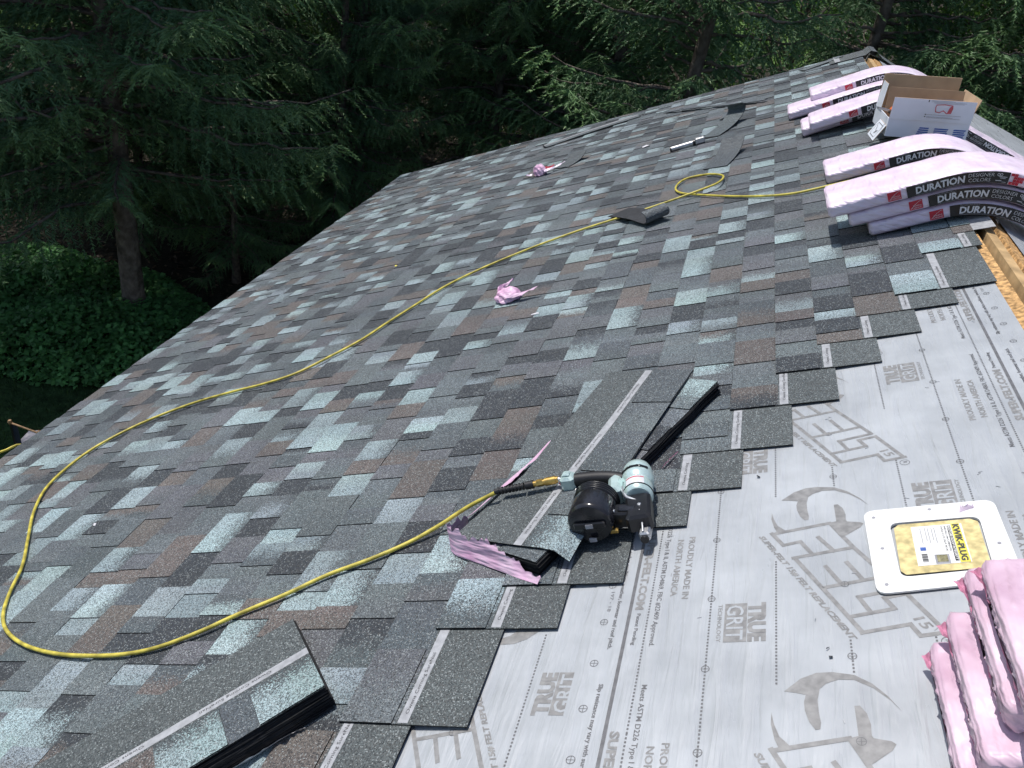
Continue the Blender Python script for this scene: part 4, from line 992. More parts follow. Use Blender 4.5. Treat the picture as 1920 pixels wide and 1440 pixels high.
def nail_gun():
    root = empty('nail_gun', GUN, label='coil roofing nail gun, silver body and black drum, on the opened shingle stack', cat='nail gun')
    AX = Matrix.Rotation(math.radians(-90), 4, 'X')                # lathe axis z -> +b
    def lat(mb, c, prof, m, n=28): mb.lathe(prof, m, Matrix.Translation(c) @ AX, n)
    bc = rel(-0.571, 1.855, 0.080); BM = Matrix.Translation(bc) @ RZ(9)
    def blat(mb, prof, m): mb.lathe(prof, m, BM @ AX, 28)
    def bp(x, y, z): return BM @ Vector((x, y, z))
    mb = MB(); blat(mb, [(0.036, 0.012), (0.043, 0.02), (0.0435, 0.068), (0.041, 0.073), (0.041, 0.078), (0.0465, 0.083), (0.0475, 0.112), (0.045, 0.122), (0.043, 0.124)], 'gun_teal'); body = mb.build('body', root, GUN)
    mb = MB(); blat(mb, [(0.0432, 0.124), (0.044, 0.126), (0.044, 0.143), (0.040, 0.157), (0.028, 0.163)], 'gun_teal'); cap = mb.build('exhaust_cap', root, GUN)
    mb = MB()
    for q in (58, 92, 126):
        t = math.radians(q)
        mb.box(-0.014, 0.014, -0.0045, 0.0045, -0.002, 0.0045, 'gun_black', BM @ T3(0.0455*math.cos(t), 0.110, 0.0455*math.sin(t)) @ RY(90-q), 0.0015)
    mb.build('exhaust_vent', cap, GUN)
    for q in (40, 90, 140):                                        # cap screws round the rear flange
        t = math.radians(q); mb = MB(); mb.lathe([(0.0042, 0), (0.0042, 0.005), (0.002, 0.0052)], 'gun_black', BM @ T3(0.034*math.cos(t), 0.160, 0.034*math.sin(t)) @ RX(-90), 10); mb.build('cap_screw', cap, GUN)
    mb = MB(); blat(mb, [(0.0437, 0.026), (0.0452, 0.0265), (0.0452, 0.0290), (0.0437, 0.0295)], 'gun_black'); mb.build('seam_ring', body, GUN)
    mb = MB(); VV, FF = [], []                                     # paper label wrapped on the body
    for i in range(9):
        t = math.radians(55+i*9)
        for y in (0.030, 0.066): VV.append(bp(0.0440*math.cos(t), y, 0.0440*math.sin(t)))
    for i in range(8): FF.append((2*i, 2*i+1, 2*i+3, 2*i+2))
    mb.add(VV, FF, 'label_white', True); VV = []
    for i in range(9):
        t = math.radians(55+i*9)
        for y in (0.058, 0.062): VV.append(bp(0.0443*math.cos(t), y, 0.0443*math.sin(t)))
    mb.add(VV, FF, 'label_red', True); mb.build('body_label', body, GUN)
    mb = MB(); mb.box(-0.082, -0.040, 0.035, 0.120, -0.030, 0.030, 'gun_teal', BM, 0.010); mb.build('handle_housing', root, GUN)
    mb = MB(); hp = [rel(-0.628, 1.957, 0.088), rel(-0.67, 1.965, 0.094), rel(-0.72, 1.968, 0.097), rel(-0.775, 1.966, 0.098)]; mb.tube(catmull(hp, 5), 0.0205, 'rubber', 16); mb.build('grip', root, GUN)
    mb = MB(); ec = rel(-0.795, 1.965, 0.098); mb.box(-0.022, 0.022, -0.026, 0.022, -0.024, 0.024, 'gun_teal', Matrix.Translation(ec), 0.008); mb.box(-0.014, 0.010, -0.014, 0.012, 0.024, 0.030, 'gun_teal', Matrix.Translation(ec), 0.003); mb.build('air_inlet_cap', root, GUN)
    mb = MB(); q = Vector(plug)-Vector((-0.66, 1.88, 0)); e2 = ec+Vector((-0.020, 0, 0))
    mb.tube([q, q.lerp(e2, 0.45)], 0.0085, 'steel', 12); mb.tube([q.lerp(e2, 0.4), q.lerp(e2, 0.75)], 0.0115, 'steel', 6, False); mb.tube([q.lerp(e2, 0.7), e2], 0.0125, 'label_red', 14); mb.build('air_fitting', root, GUN)
    dc = rel(-0.690, 1.752, 0.090)
    mb = MB(); lat(mb, dc, [(0.058, 0.0), (0.063, 0.005), (0.0645, 0.012), (0.0645, 0.075), (0.062, 0.082)], 'gun_gloss', 40); drum = mb.build('coil_drum', root, GUN)
    for i in range(4):
        mb = MB(); z = 0.083+i*0.0085; lat(mb, dc, [(0.060, z), (0.0655, z+0.0015), (0.0655, z+0.005), (0.060, z+0.0068)], 'gun_black', 40); mb.build('drum_rib', drum, GUN)
    mb = MB(); mb.box(-0.045, 0.045, -0.010, 0.001, -0.010, 0.010, 'gun_black', Matrix.Translation(dc), 0.003); mb.build('drum_latch', drum, GUN)
    for dz in (0.0, -0.045):
        mb = MB(); mb.box(-0.011, 0.011, -0.0135, -0.009, dz-0.007, dz+0.007, 'label_grey', Matrix.Translation(dc), 0.002); mb.build('drum_window', drum, GUN)
    mb = MB(); mb.box(-0.010, 0.012, 0.076, 0.082, 0.055, 0.064, 'gun_gloss', Matrix.Translation(dc), 0.002); mb.build('drum_clip', drum, GUN)
    mb = MB(); s = rel(-0.772, 1.935, 0.085)
    mb.tube([rel(-0.785, 1.945, 0.080), rel(-0.787, 1.90, 0.062), rel(-0.783, 1.83, 0.045)], 0.004, 'gun_gloss', 8); mb.tube([rel(-0.774, 1.945, 0.080), rel(-0.776, 1.90, 0.062), rel(-0.772, 1.83, 0.045)], 0.004, 'gun_gloss', 8); mb.build('drum_strut', root, GUN)
    mb = MB(); fm = Matrix.Translation(rel(-0.594, 1.800, 0.075)) @ RZ(-6); mb.box(-0.040, 0.040, -0.022, 0.026, -0.028, 0.022, 'gun_black', fm, 0.005); mb.box(-0.022, 0.026, -0.012, 0.012, 0.022, 0.026, 'gun_gloss', fm, 0.003); feed = mb.build('feed_door', root, GUN)
    for dx, dy in ((-0.034, -0.012), (0.034, 0.016)):
        mb = MB(); mb.lathe([(0.0055, 0), (0.0055, 0.006), (0.003, 0.0062)], 'steel', fm @ Matrix.Translation((dx, dy, 0.021)), 12); mb.build('bolt', feed, GUN)
    mb = MB(); mb.tube([rel(-0.638, 1.803, 0.080), rel(-0.655, 1.803, 0.080)], 0.013, 'gun_black', 14); mb.tube([rel(-0.628, 1.803, 0.080), rel(-0.645, 1.803, 0.080)], 0.017, 'gun_gloss', 14); mb.build('feed_piston', root, GUN)
    mb = MB(); mb.box(-0.034, 0.036, -0.100, 0.014, -0.036, 0.020, 'gun_black', BM, 0.008); mb.build('nose_housing', root, GUN)
    mb = MB(); nc = rel(-0.543, 1.735, 0.050)
    mb.box(-0.014, 0.014, -0.006, 0.045, -0.014, 0.014, 'steel', Matrix.Translation(nc), 0.004); nose = mb.build('nose', root, GUN)
    mb = MB(); lat(mb, nc+Vector((0, -0.012, -0.004)), [(0.0115, 0), (0.0115, 0.010)], 'rubber', 18); mb.build('nose_tip', nose, GUN)
    mb = MB(); mb.tube([rel(-0.555, 1.79, 0.098), rel(-0.548, 1.765, 0.082), rel(-0.545, 1.735, 0.066)], 0.0032, 'steel', 8); mb.build('contact_arm', nose, GUN)
    mb = MB(); mb.tube(catmull([rel(-0.628, 1.920, 0.092), rel(-0.648, 1.912, 0.092), rel(-0.662, 1.898, 0.090), rel(-0.664, 1.888, 0.088)], 4), 0.0042, 'steel', 8); mb.build('trigger', root, GUN)
    mb = MB(); mb.tube(catmull([rel(-0.622, 1.905, 0.096), rel(-0.612, 1.878, 0.098), rel(-0.600, 1.855, 0.096), rel(-0.572, 1.838, 0.094), rel(-0.545, 1.83, 0.088)], 5), 0.0062, 'steel', 8); mb.build('trigger_guard', root, GUN)
    mb = MB(); mb.box(-0.016, 0.016, -0.006, 0.006, -0.006, 0.006, 'brass', Matrix.Translation(rel(-0.635, 1.762, 0.055)), 0.002); mb.build('door_latch', root, GUN)
nail_gun()
mbh = MB(); mbh.tube(catmull([(-4.5, 2.2, -2.1), (-4.82, 2.9, -2.50), (-4.97, 3.50, -2.82), (-4.95, 3.78, -2.86), (-4.86, 3.98, -3.0), (-4.72, 4.15, -4.2), (-4.8, 4.2, -5.3), (-5.2, 4.6, -5.47), (-6.0, 4.4, -5.48)], 6), 0.0095, 'hose', 8)
mbh.build('drop_hose', label='short yellow hose hanging past the eave at the left edge', cat='hose')

# ------------------------------------------------------------------ torn pink plastic
def sheet_strip(name, rows, m, label, cat, seed, jag=0.0, parent=None):
    """rows: list of (lower point, upper point) in roof coordinates; ragged upper rim"""
    r = random.Random(seed); L = catmull([p[0] for p in rows], 8); U = catmull([p[1] for p in rows], 8); V, F = [], []; k = 5
    c = Vector(rows[0][0])
    for i, (lo, up) in enumerate(zip(L, U)):
        j = 1+jag*(r.random()-0.5)*(2 if i % 3 == 0 else 1)
        for q in range(k):
            f = q/(k-1); p = lo.lerp(up, f*(j if q == k-1 else 1))
            p = p+Vector((r.uniform(-1, 1), r.uniform(-1, 1), r.uniform(-0.6, 1)))*(0.0005 if q < k-1 else 0.0018)*(0 < q)
            V.append(p-c)
    n = len(L)
    for i in range(n-1):
        for q in range(k-1): F.append((i*k+q, (i+1)*k+q, (i+1)*k+q+1, i*k+q+1))
    mb = MB(); mb.add(V, F, m, True)
    return mb.build(name, parent, ROOF @ Matrix.Translation(c), label=label, cat=cat)
sheet_strip('torn_wrapper', [((-1.128, 1.885, 0.026), (-1.112, 1.875, 0.066)), ((-1.156, 1.800, 0.024), (-1.143, 1.802, 0.102)), ((-1.125, 1.748, 0.022), (-1.110, 1.765, 0.096)), ((-1.035, 1.702, 0.022), (-1.02, 1.724, 0.088)), ((-0.955, 1.662, 0.022), (-0.94, 1.685, 0.074)), ((-0.89, 1.628, 0.022), (-0.878, 1.648, 0.050)), ((-0.825, 1.598, 0.022), (-0.815, 1.610, 0.034))], 'pink_torn', 'torn pink wrapper folded round the near end of the opened stack', 'wrapper', 4, 0.28)
sheet_strip('torn_wrapper', [((-1.156, 1.890, 0.030), (-1.148, 1.885, 0.034)), ((-1.115, 1.985, 0.028), (-1.090, 1.975, 0.044)), ((-1.062, 2.110, 0.028), (-1.018, 2.092, 0.052)), ((-1.010, 2.215, 0.028), (-0.968, 2.20, 0.050)), ((-0.966, 2.315, 0.036), (-0.955, 2.320, 0.040))], 'pink_torn', 'narrow pink plastic shred beside the opened stack above the hose', 'wrapper', 9, 0.5)
sheet_strip('torn_wrapper', [((-1.46, 0.985, 0.024), (-1.455, 0.975, 0.034)), ((-1.40, 1.035, 0.024), (-1.392, 1.022, 0.040)), ((-1.34, 1.098, 0.024), (-1.33, 1.092, 0.034)), ((-1.30, 1.125, 0.024), (-1.297, 1.12, 0.028))], 'label_white', 'pale thread of plastic below the lower left stack', 'wrapper', 5, 0.9)
sheet_strip('torn_wrapper', [((-0.545, 2.10, 0.022), (-0.543, 2.095, 0.027)), ((-0.525, 2.145, 0.022), (-0.520, 2.14, 0.032)), ((-0.505, 2.18, 0.022), (-0.504, 2.18, 0.026))], 'pink_in', 'small pink tatter along the dark side of the opened stack', 'wrapper', 6, 0.9)
def crumple(label, a, b, sx, sy, sz, seed, deg, flap):
    import bmesh
    g = np.random.default_rng(seed); bm = bmesh.new(); bmesh.ops.create_icosphere(bm, subdivisions=4, radius=1.0)
    dirs = g.normal(0, 1, (26, 3)); dirs /= np.linalg.norm(dirs, axis=1, keepdims=True); amp = g.uniform(-0.4, 0.42, 26)
    for v in bm.verts:
        d = np.array(v.co); q = dirs @ d; k = int(np.argmax(q)); q2 = np.sort(q)[-2]
        f = 0.85+amp[k]*0.55*(q[k]-q2)*3.2+0.10*math.sin(9*d[0]+5*d[2])*math.sin(8*d[1]); v.co = Vector((d[0]*sx*f, d[1]*sy*f, max(-0.2, d[2])*sz*f+sz*0.22))
    me = bpy.data.meshes.new('crumpled_wrapper'); bm.to_mesh(me); bm.free(); me.materials.append(M['pink_torn'])
    mw = roofm(a, b, 0.024, deg); root = empty('crumpled_wrapper', mw, label=label, cat='wrapper'); put('wad', me, root, mw)
    for i, (x0, y0, x1, y1, w, h, mm) in enumerate(flap):
        r = random.Random(seed+i); mb = MB(); V, F = [], []; n = 9
        for j in range(n):
            f = j/(n-1); cx, cy = x0+(x1-x0)*f, y0+(y1-y0)*f; ww = w*(1-0.75*f)
            for q in (-1, -0.3, 0.4, 1): V.append((cx+r.uniform(-1, 1)*0.006, cy+q*ww/2+r.uniform(-1, 1)*0.005, 0.006+h*(1-f*0.7)*(0.55+0.45*math.cos(q*1.4))+r.uniform(0, 0.008)+(0.03*f*f)))
        for j in range(n-1):
            for q in range(3): F.append((j*4+q, (j+1)*4+q, (j+1)*4+q+1, j*4+q+1))
        mb.add(V, F, mm); mb.build('flap', root, mw)
crumple('crumpled pink wrapper in the middle of the shingles', -1.585, 3.90, 0.085, 0.085, 0.058, 14, -8, [(0.02, -0.05, 0.19, 0.0, 0.055, 0.035, 'pink_torn'), (-0.06, 0.04, -0.03, 0.16, 0.07, 0.06, 'pink_torn')])
crumple('small crumpled pink and red wrapper far up the shingles', -2.19, 7.0, 0.065, 0.075, 0.085, 15, 0, [(0.05, -0.03, 0.22, 0.07, 0.08, 0.03, 'pink'), (-0.05, -0.05, -0.10, -0.10, 0.07, 0.03, 'pink'), (0.06, 0.0, 0.13, 0.03, 0.04, 0.05, 'label_red')])

# ------------------------------------------------------------------ shingle offcuts
def offcut(label, a, b, deg, prof, wd, seed, taper=1.0, strip=False, base=0.021, turned=False):
    """a strip of shingle bent along prof (x, z); granules up, black behind"""
    r = random.Random(seed); P = catmull([(x, 0, z) for x, z in prof], 5); n = len(P); sm = SMesh(); col = tone(r.choice(('slate', 'slate', 'mid')), r); xs = 0
    for i in range(n-1):
        p, q = P[i], P[i+1]; t = (q-p).normalized(); nn = Vector((-t.z, 0, t.x))*0.0045
        t0 = (P[min(i+1, n-1)]-P[max(i-1, 0)]).normalized(); t1 = (P[min(i+2, n-1)]-P[i]).normalized(); n0 = Vector((-t0.z, 0, t0.x))*0.0045; n1 = Vector((-t1.z, 0, t1.x))*0.0045
        w0, w1 = wd*(1+(taper-1)*i/(n-1))/2, wd*(1+(taper-1)*(i+1)/(n-1))/2
        A = [(p.x, -w0, p.z), (q.x, -w1, q.z), (q.x, w1, q.z), (p.x, w0, p.z)]; B = [(p.x+n0.x, -w0, p.z+n0.z), (q.x+n1.x, -w1, q.z+n1.z), (q.x+n1.x, w1, q.z+n1.z), (p.x+n0.x, w0, p.z+n0.z)]
        sm.quad(B, 2 if turned else 0, (*col, 0), col); sm.quad(A[::-1], 0 if turned else 2, (*col, 0), col); sm.quad((A[0], A[1], B[1], B[0]), 1); sm.quad((A[2], A[3], B[3], B[2]), 1)
        if i == 0: sm.quad((A[3], A[0], B[0], B[3]), 1)
        if i == n-2: sm.quad((A[1], A[2], B[2], B[1]), 1)
    mw = roofm(a, b, base, deg); o = put('shingle_offcut', sm.mesh('shingle_offcut'), None, mw, label=label, cat='shingle scrap', group='shingle offcuts on the roof')
    if strip:
        mb = MB(); V = []
        for i in range(n): t = (P[min(i+1, n-1)]-P[max(i-1, 0)]).normalized(); V += [(P[i].x-t.z*0.006, wd*0.10, P[i].z+t.x*0.006), (P[i].x-t.z*0.006, wd*0.36, P[i].z+t.x*0.006)]
        mb.add(V, [(2*i, 2*i+2, 2*i+3, 2*i+1) for i in range(n-1)], 'nail_strip'); mb.build('nail_strip', o, mw)
offcut('offcut with a curled end lying across the yellow hose', -0.90, 4.77, -52, [(-0.44, 0.004), (-0.2, 0.018), (0.0, 0.010), (0.045, 0.018), (0.066, 0.046), (0.052, 0.075), (0.020, 0.084)], 0.16, 1, base=0.030, turned=True)
offcut('bent offcut standing just above the hose loop', -0.60, 5.75, 74, [(0, 0.002), (0.18, 0.008), (0.33, 0.032), (0.44, 0.085)], 0.17, 2, 1.0)
offcut('large curled offcut at the end of the steel tool', -0.70, 6.80, 64, [(0, 0.002), (0.2, 0.010), (0.36, 0.036), (0.46, 0.075), (0.48, 0.11), (0.44, 0.14)], 0.16, 3, 1.0)
offcut('small curled offcut right of the far pink wad', -2.02, 7.06, 62, [(0, 0.002), (0.1, 0.006), (0.2, 0.02), (0.28, 0.055)], 0.18, 4, 1.0)
offcut('long offcut with a pale strip near the far roof edge', -2.50, 8.36, 22, [(0, 0.02), (0.04, 0.006), (0.5, 0.010), (1.02, 0.004)], 0.17, 5, 1.0, True)
offcut('lifted offcut close to the far ridge end', 0.05, 8.84, 24, [(0, 0.003), (0.2, 0.005), (0.40, 0.012)], 0.13, 6, 0.7)
offcut('thin dark offcut lying along the upper shingles', -1.25, 8.50, -39, [(0, 0.004), (0.4, 0.020), (0.9, 0.010), (1.25, 0.018)], 0.05, 7)
offcut('narrow sliver beside the large curled offcut', -0.66, 7.42, 4, [(0, 0.004), (0.16, 0.02)], 0.05, 8)
def small_bits():
    for i, (a, b, L, w, m, lb) in enumerate(((-1.38, 3.60, 0.045, 0.007, 'label_white', 'tiny white sliver below the middle pink wad'), (-1.28, 7.05, 0.06, 0.03, 'label_white', 'small white scrap above the steel tool'), (-2.80, 5.05, 0.018, 0.014, 'yellow_print', 'tiny yellow fleck left of the hose'), (-2.92, 2.10, 0.016, 0.008, 'label_white', 'tiny white fleck inside the big hose bend'), (-0.255, 2.028, 0.010, 0.006, 'rubber', 'dark crumb on the underlayment beside the dotted line'), (-0.10, 1.345, 0.008, 0.006, 'rubber', 'dark crumb beside the lower sheet logo'), (-0.105, 1.37, 0.010, 0.0015, 'steel', 'staple left of the diagonal print'), (-0.13, 1.46, 0.010, 0.0015, 'steel', 'staple above the dark crumb'))):
        mb = MB(); r = random.Random(i); mb.add([(0, 0, 0), (L, r.uniform(-0.2, 0.2)*w, 0.002), (L*0.9, w, 0.006), (L*0.1, w*0.9, 0.003)], ((0, 1, 2, 3),), m); mb.add([(0, 0, -0.002), (L, 0, 0), (L*0.9, w, 0.004), (L*0.1, w*0.9, 0.001)], ((3, 2, 1, 0),), m)
        mb.build('debris', None, roofm(a, b, 0.024 if a < -0.3 else 0.006, i*37), label=lb, cat='debris')
small_bits()
def steel_tool():
    mw = roofm(-1.0, 6.62, 0.040, 13); root = empty('steel_tool', mw, label='shiny steel bar tool with a square head on the shingles', cat='tool')
    mb = MB(); mb.tube([(0, 0, 0), (0.18, 0, 0)], 0.018, 'steel', 14); mb.tube([(0, 0, 0), (0.012, 0, 0)], 0.0195, 'gun_black', 14); mb.build('barrel', root, mw)
    mb = MB(); mb.tube([(0.18, 0, 0), (0.20, 0, 0)], 0.022, 'gun_black', 14); mb.box(0.20, 0.275, -0.026, 0.026, -0.016, 0.030, 'steel', None, 0.006); mb.build('head', root, mw)
    mb = MB(); mb.tube([(0.275, 0, 0.004), (0.34, 0.004, 0.0), (0.38, 0.006, -0.006)], 0.005, 'gun_black', 8); mb.build('blade', root, mw)
    mb = MB(); mb.tube([(0.24, 0, 0.028), (0.255, 0, 0.044)], 0.008, 'steel', 10); mb.build('knob', root, mw)
steel_tool()

# ------------------------------------------------------------------ white roof plug plate
def plug_plate():
    mw = roofm(0.0, 1.52, 0.006, 0); root = empty('roof_plug_plate', mw, label='white square roof plug plate with a yellow label on the underlayment', cat='roof plate')
    c = [(0.003, 0.0), (0.292, 0.040), (0.290, 0.312), (0.0, 0.302)]
    def rounded(pts, rad, n=5):
        out = []; k = len(pts)
        for i in range(k):
            p, a, b = Vector(pts[i]), Vector(pts[i-1]), Vector(pts[(i+1) % k]); u, v = (a-p).normalized()*rad, (b-p).normalized()*rad
            for j in range(n): f = j/(n-1); out.append((p+u)*(1-f)**2+p*2*f*(1-f)+(p+v)*f*f)
        return out
    c = [(0.003, 0.0), (0.296, 0.030), (0.292, 0.314), (0.0, 0.304)]
    inn = [(0.058, 0.052), (0.245, 0.068), (0.250, 0.252), (0.055, 0.248)]
    O, I = rounded(c, 0.028), rounded(inn, 0.022); n = len(O); mb = MB(); z0, z1 = 0.0, 0.0045
    V = [(p.x, p.y, z1) for p in O]+[(p.x, p.y, z1) for p in I]+[(p.x, p.y, z0) for p in O]+[(p.x, p.y, -0.002) for p in I]
    F = []
    for i in range(n):
        j = (i+1) % n; F += [(i, j, n+j, n+i), (2*n+i, 2*n+j, j, i), (n+i, n+j, 3*n+j, 3*n+i)]
    mb.add(V, F, 'white_paint'); plate = mb.build('plate_frame', root, mw)
    for x, y in ((0.022, 0.275), (0.150, 0.292), (0.272, 0.15), (0.030, 0.155), (0.026, 0.030), (0.17, 0.030), (0.268, 0.055)):
        h = MB(); h.lathe([(0.0042, 0), (0.0042, 0.0008)], 'label_grey', T3(x, y, z1), 10); h.build('screw_hole', plate, mw)
    mb = MB(); q = [(0.070, 0.062), (0.232, 0.074), (0.243, 0.085), (0.245, 0.236), (0.230, 0.248), (0.074, 0.243), (0.063, 0.230), (0.060, 0.075)]
    mb.poly([(x, y, 0.0022) for x, y in q], 'osb_pale'); panel = mb.build('wood_panel', root, mw)
    mb = MB(); mb.poly([(x, y, 0.0028) for x, y in ((0.098, 0.088), (0.208, 0.094), (0.209, 0.232), (0.100, 0.230))], 'paper')
    mb.poly([(x, y, 0.0033) for x, y in ((0.185, 0.094), (0.206, 0.094), (0.204, 0.232), (0.186, 0.232))], 'yellow_print')
    mb.poly([(x, y, 0.0033) for x, y in ((0.176, 0.100), (0.184, 0.100), (0.184, 0.226), (0.177, 0.226))], 'rubber')
    mb.poly([(x, y, 0.0033) for x, y in ((0.136, 0.092), (0.166, 0.093), (0.166, 0.124), (0.136, 0.124))], 'label_grey'); mb.poly([(x, y, 0.0037) for x, y in ((0.140, 0.098), (0.162, 0.098), (0.162, 0.122), (0.140, 0.122))], 'olive_print')
    mb.poly([(x, y, 0.0033) for x, y in ((0.110, 0.140), (0.122, 0.140), (0.122, 0.152), (0.110, 0.152))], 'blue_print')
    for i in range(9): mb.poly([(x, y, 0.0033) for x, y in ((0.110, 0.100+i*0.0032), (0.122, 0.100+i*0.0032), (0.122, 0.1012+i*0.0032+0.0008*(i % 3)), (0.110, 0.1012+i*0.0032+0.0008*(i % 3)))], 'strip_print')
    for i, x in enumerate((0.118, 0.128, 0.134, 0.142, 0.148)): mb.poly([(u, v, 0.0033) for u, v in ((x, 0.165+0.01*(i % 2)), (x+0.0016, 0.165+0.01*(i % 2)), (x+0.0016, 0.222), (x, 0.222))], 'label_grey')
    lab = mb.build('paper_label', panel, mw) if False else mb.build('paper_label', root, mw)
    mb = MB(); ny, px_ = (0, -1, 0), (1, 0, 0)
    text(mb, 'KWIK-PLUG', (0.189, 0.229, 0.0042), ny, px_, 0.130, 0.0135, 'strip_print', 0, 0.035); text(mb, 'RESTORE ROOF INTEGRITY', (0.178, 0.224, 0.0042), ny, px_, 0.122, 0.0052, 'paper', 0.2, 0.03)
    text(mb, 'INSTALLS IN 5 MINUTES', (0.170, 0.224, 0.0036), ny, px_, 0.09, 0.0042, 'strip_print', 0, 0.0); text(mb, 'HOLE CUT-OUT PLUG', (0.163, 0.224, 0.0036), ny, px_, 0.09, 0.0042, 'strip_print', 0, 0.0)
    mb.build('label_lettering', lab, mw)
M['osb_pale'] = mat('osb_pale', (0.66, 0.55, 0.27), 0.6, 0.3, noise=(48, 0.3), bump=(60, 0.4, 0.001))
plug_plate()
sheet_strip('torn_wrapper', [((0.212, 1.790, 0.012), (0.214, 1.797, 0.020)), ((0.225, 1.797, 0.011), (0.228, 1.805, 0.022)), ((0.245, 1.804, 0.011), (0.246, 1.808, 0.016))], 'pink', 'little curl of pink plastic on the white plate', 'wrapper', 11, 0.6)

# ------------------------------------------------------------------ opened white carton on the ridge
def carton():
    mw = Matrix.Translation((0.335, 5.28, 0.268)) @ RY(-7) @ RZ(4); root = empty('carton', mw, label='opened white carton with brown inside on the ridge between the bundles', cat='carton')
    W, D, Hh, t = 0.440, 0.40, 0.100, 0.005
    mb = MB()
    mb.box(0, W, 0, t, 0, Hh, 'carton_white'); mb.box(0, W, D-t, D, 0, Hh, 'carton_white'); mb.box(0, t, t, D-t, 0, Hh, 'carton_white'); mb.box(W-t, W, t, D-t, 0, Hh, 'carton_white'); mb.box(t, W-t, t, D-t, 0, t, 'carton')
    for x0, x1, y0, y1 in ((t, W-t, t, t+0.001), (t, W-t, D-t-0.001, D-t), (t, t+0.001, t, D-t), (W-t-0.001, W-t, t, D-t)): mb.box(x0, x1, y0, y1, t, Hh-0.001, 'carton')
    mb.build('carton_body', root, mw)
    def flap(name, p0, p1, out, up, L, ang, taper=0.0):
        p0, p1, out = Vector(p0), Vector(p1), Vector(out); d = Vector((0, 0, 1))*math.cos(ang)*L+out*math.sin(ang)*L; nrm = (p1-p0).cross(d).normalized()*0.0045; e = (p1-p0).normalized()*taper
        if nrm.dot(out) < 0: nrm = -nrm
        mb = MB(); q = [p0, p1, p1+d-e, p0+d+e]; q2 = [x+nrm for x in q]
        mb.add(q, ((0, 1, 2, 3),), 'carton'); mb.add(q2, ((3, 2, 1, 0),), 'carton_white')
        for i in range(4): mb.add([q[i], q[(i+1) % 4], q2[(i+1) % 4], q2[i]], ((0, 1, 2, 3),), 'carton')
        o = mb.build(name, root, mw); return o, p0+nrm*1.25, p1+nrm*1.25, d
    f, a, b, d = flap('flap', (0, 0, Hh), (W, 0, Hh), (0, -1, 0), 1, 0.122, math.radians(6))
    X = (b-a).normalized(); U = d.normalized()
    mb = MB(); c = a+X*0.275+d*0.58
    pts = [(-0.045, 0.012), (-0.042, 0.024), (0, 0.028), (0.042, 0.024), (0.046, 0.008), (0.042, -0.018), (0.020, -0.020), (0.0, -0.006), (-0.020, -0.018), (-0.040, -0.014), (-0.045, 0.012)]
    def wr(p): return c+X*p[0]+U*p[1]+(X.cross(U).normalized()*0.0012)
    stroke(mb, pts, 0.0045, 'red_print', 0, 0.05, wr); mb.add([wr(p) for p in ((0.022, -0.018), (0.044, -0.016), (0.046, 0.010), (0.040, 0.022), (0.030, 0.016))], ((0, 1, 2, 3, 4),), 'red_print')
    for dy, x0, x1 in ((0.058, -0.05, 0.09), (0.046, -0.075, 0.05), (0.040, -0.075, 0.11), (0.034, -0.06, 0.10), (-0.032, -0.085, 0.10), (-0.044, -0.08, 0.06), (-0.049, -0.08, 0.10)): stroke(mb, [(x0, dy), (x1, dy)], 0.0018, 'label_grey', 0, 0.3, wr)
    for dy in (0.046, 0.040, -0.032, -0.044): mb.add([wr(p) for p in ((-0.092, dy-0.003), (-0.086, dy-0.003), (-0.086, dy+0.003), (-0.092, dy+0.003))], ((0, 1, 2, 3),), 'strip_print')
    mb.build('safety_print', f, mw)
    mb = MB(); V, F, wd = letters('ABC', 0.06)
    for i in range(5):                                             # blue striped lettering
        z0 = 0.010+i*0.0115
        for x0, x1 in ((0.16+0.012*0.3*i, 0.225), (0.255, 0.33-0.004*(i % 2)), (0.36, 0.425-0.006*(i % 2))):
            mb.add([(x0, -0.0012, z0), (x1, -0.0012, z0), (x1+0.004, -0.0012, z0+0.0075), (x0+0.004, -0.0012, z0+0.0075)], ((0, 1, 2, 3),), 'blue_print')
    mb.build('blue_lettering', root, mw)
    flap('flap', (0, D, Hh), (W, D, Hh), (0, 1, 0), 1, 0.19, math.radians(-8)); flap('flap', (0.012, 0.20, Hh-0.06), (W-0.01, 0.20, Hh-0.06), (0, 1, 0), 1, 0.20, math.radians(4))
    flap('flap', (W, 0.04, Hh), (W, D-0.01, Hh), (1, 0, 0), 1, 0.13, math.radians(16)); flap('flap', (0, 0.24, Hh), (0, D-0.01, Hh), (-1, 0, 0), 1, 0.15, math.radians(-4))
    o, a, b, d = flap('flap', (0, 0.19, Hh*0.55), (0, 0.01, Hh*0.55), (-1, 0, 0), 1, 0.105, math.radians(150))
    mb = MB(); X = (b-a).normalized(); U = -d.normalized(); nn = X.cross(U).normalized()*0.0015; c = a.lerp(b, 0.5)+d*0.5
    def wl(p): return c+X*p[0]+U*p[1]-(nn if nn.x > 0 else -nn)
    pts = [(-0.05, -0.038), (0.05, -0.038), (0.058, -0.03), (0.058, 0.03), (0.05, 0.038), (-0.05, 0.038), (-0.058, 0.03), (-0.058, -0.03), (-0.05, -0.038)]
    stroke(mb, pts, 0.003, 'strip_print', 0, 0.3, wl); stroke(mb, [(-0.035, 0.022), (0.018, -0.014)], 0.004, 'strip_print', 0, 0.3, wl); stroke(mb, [(0.004, -0.02), (0.030, 0.0)], 0.007, 'strip_print', 0, 0.3, wl); mb.build('hammer_print', o, mw)
    return mw
cmw = carton()
mb = MB(); mb.tube([(0.03, 0.08, 0.12), (0.06, 0.09, 0.155)], 0.028, 'orange', 12); mb.tube([(0.02, 0.078, 0.11), (0.034, 0.082, 0.128)], 0.020, 'gun_black', 12); mb.tube([(0.03, 0.08, 0.125), (-0.06, 0.06, 0.145)], 0.006, 'steel', 8)
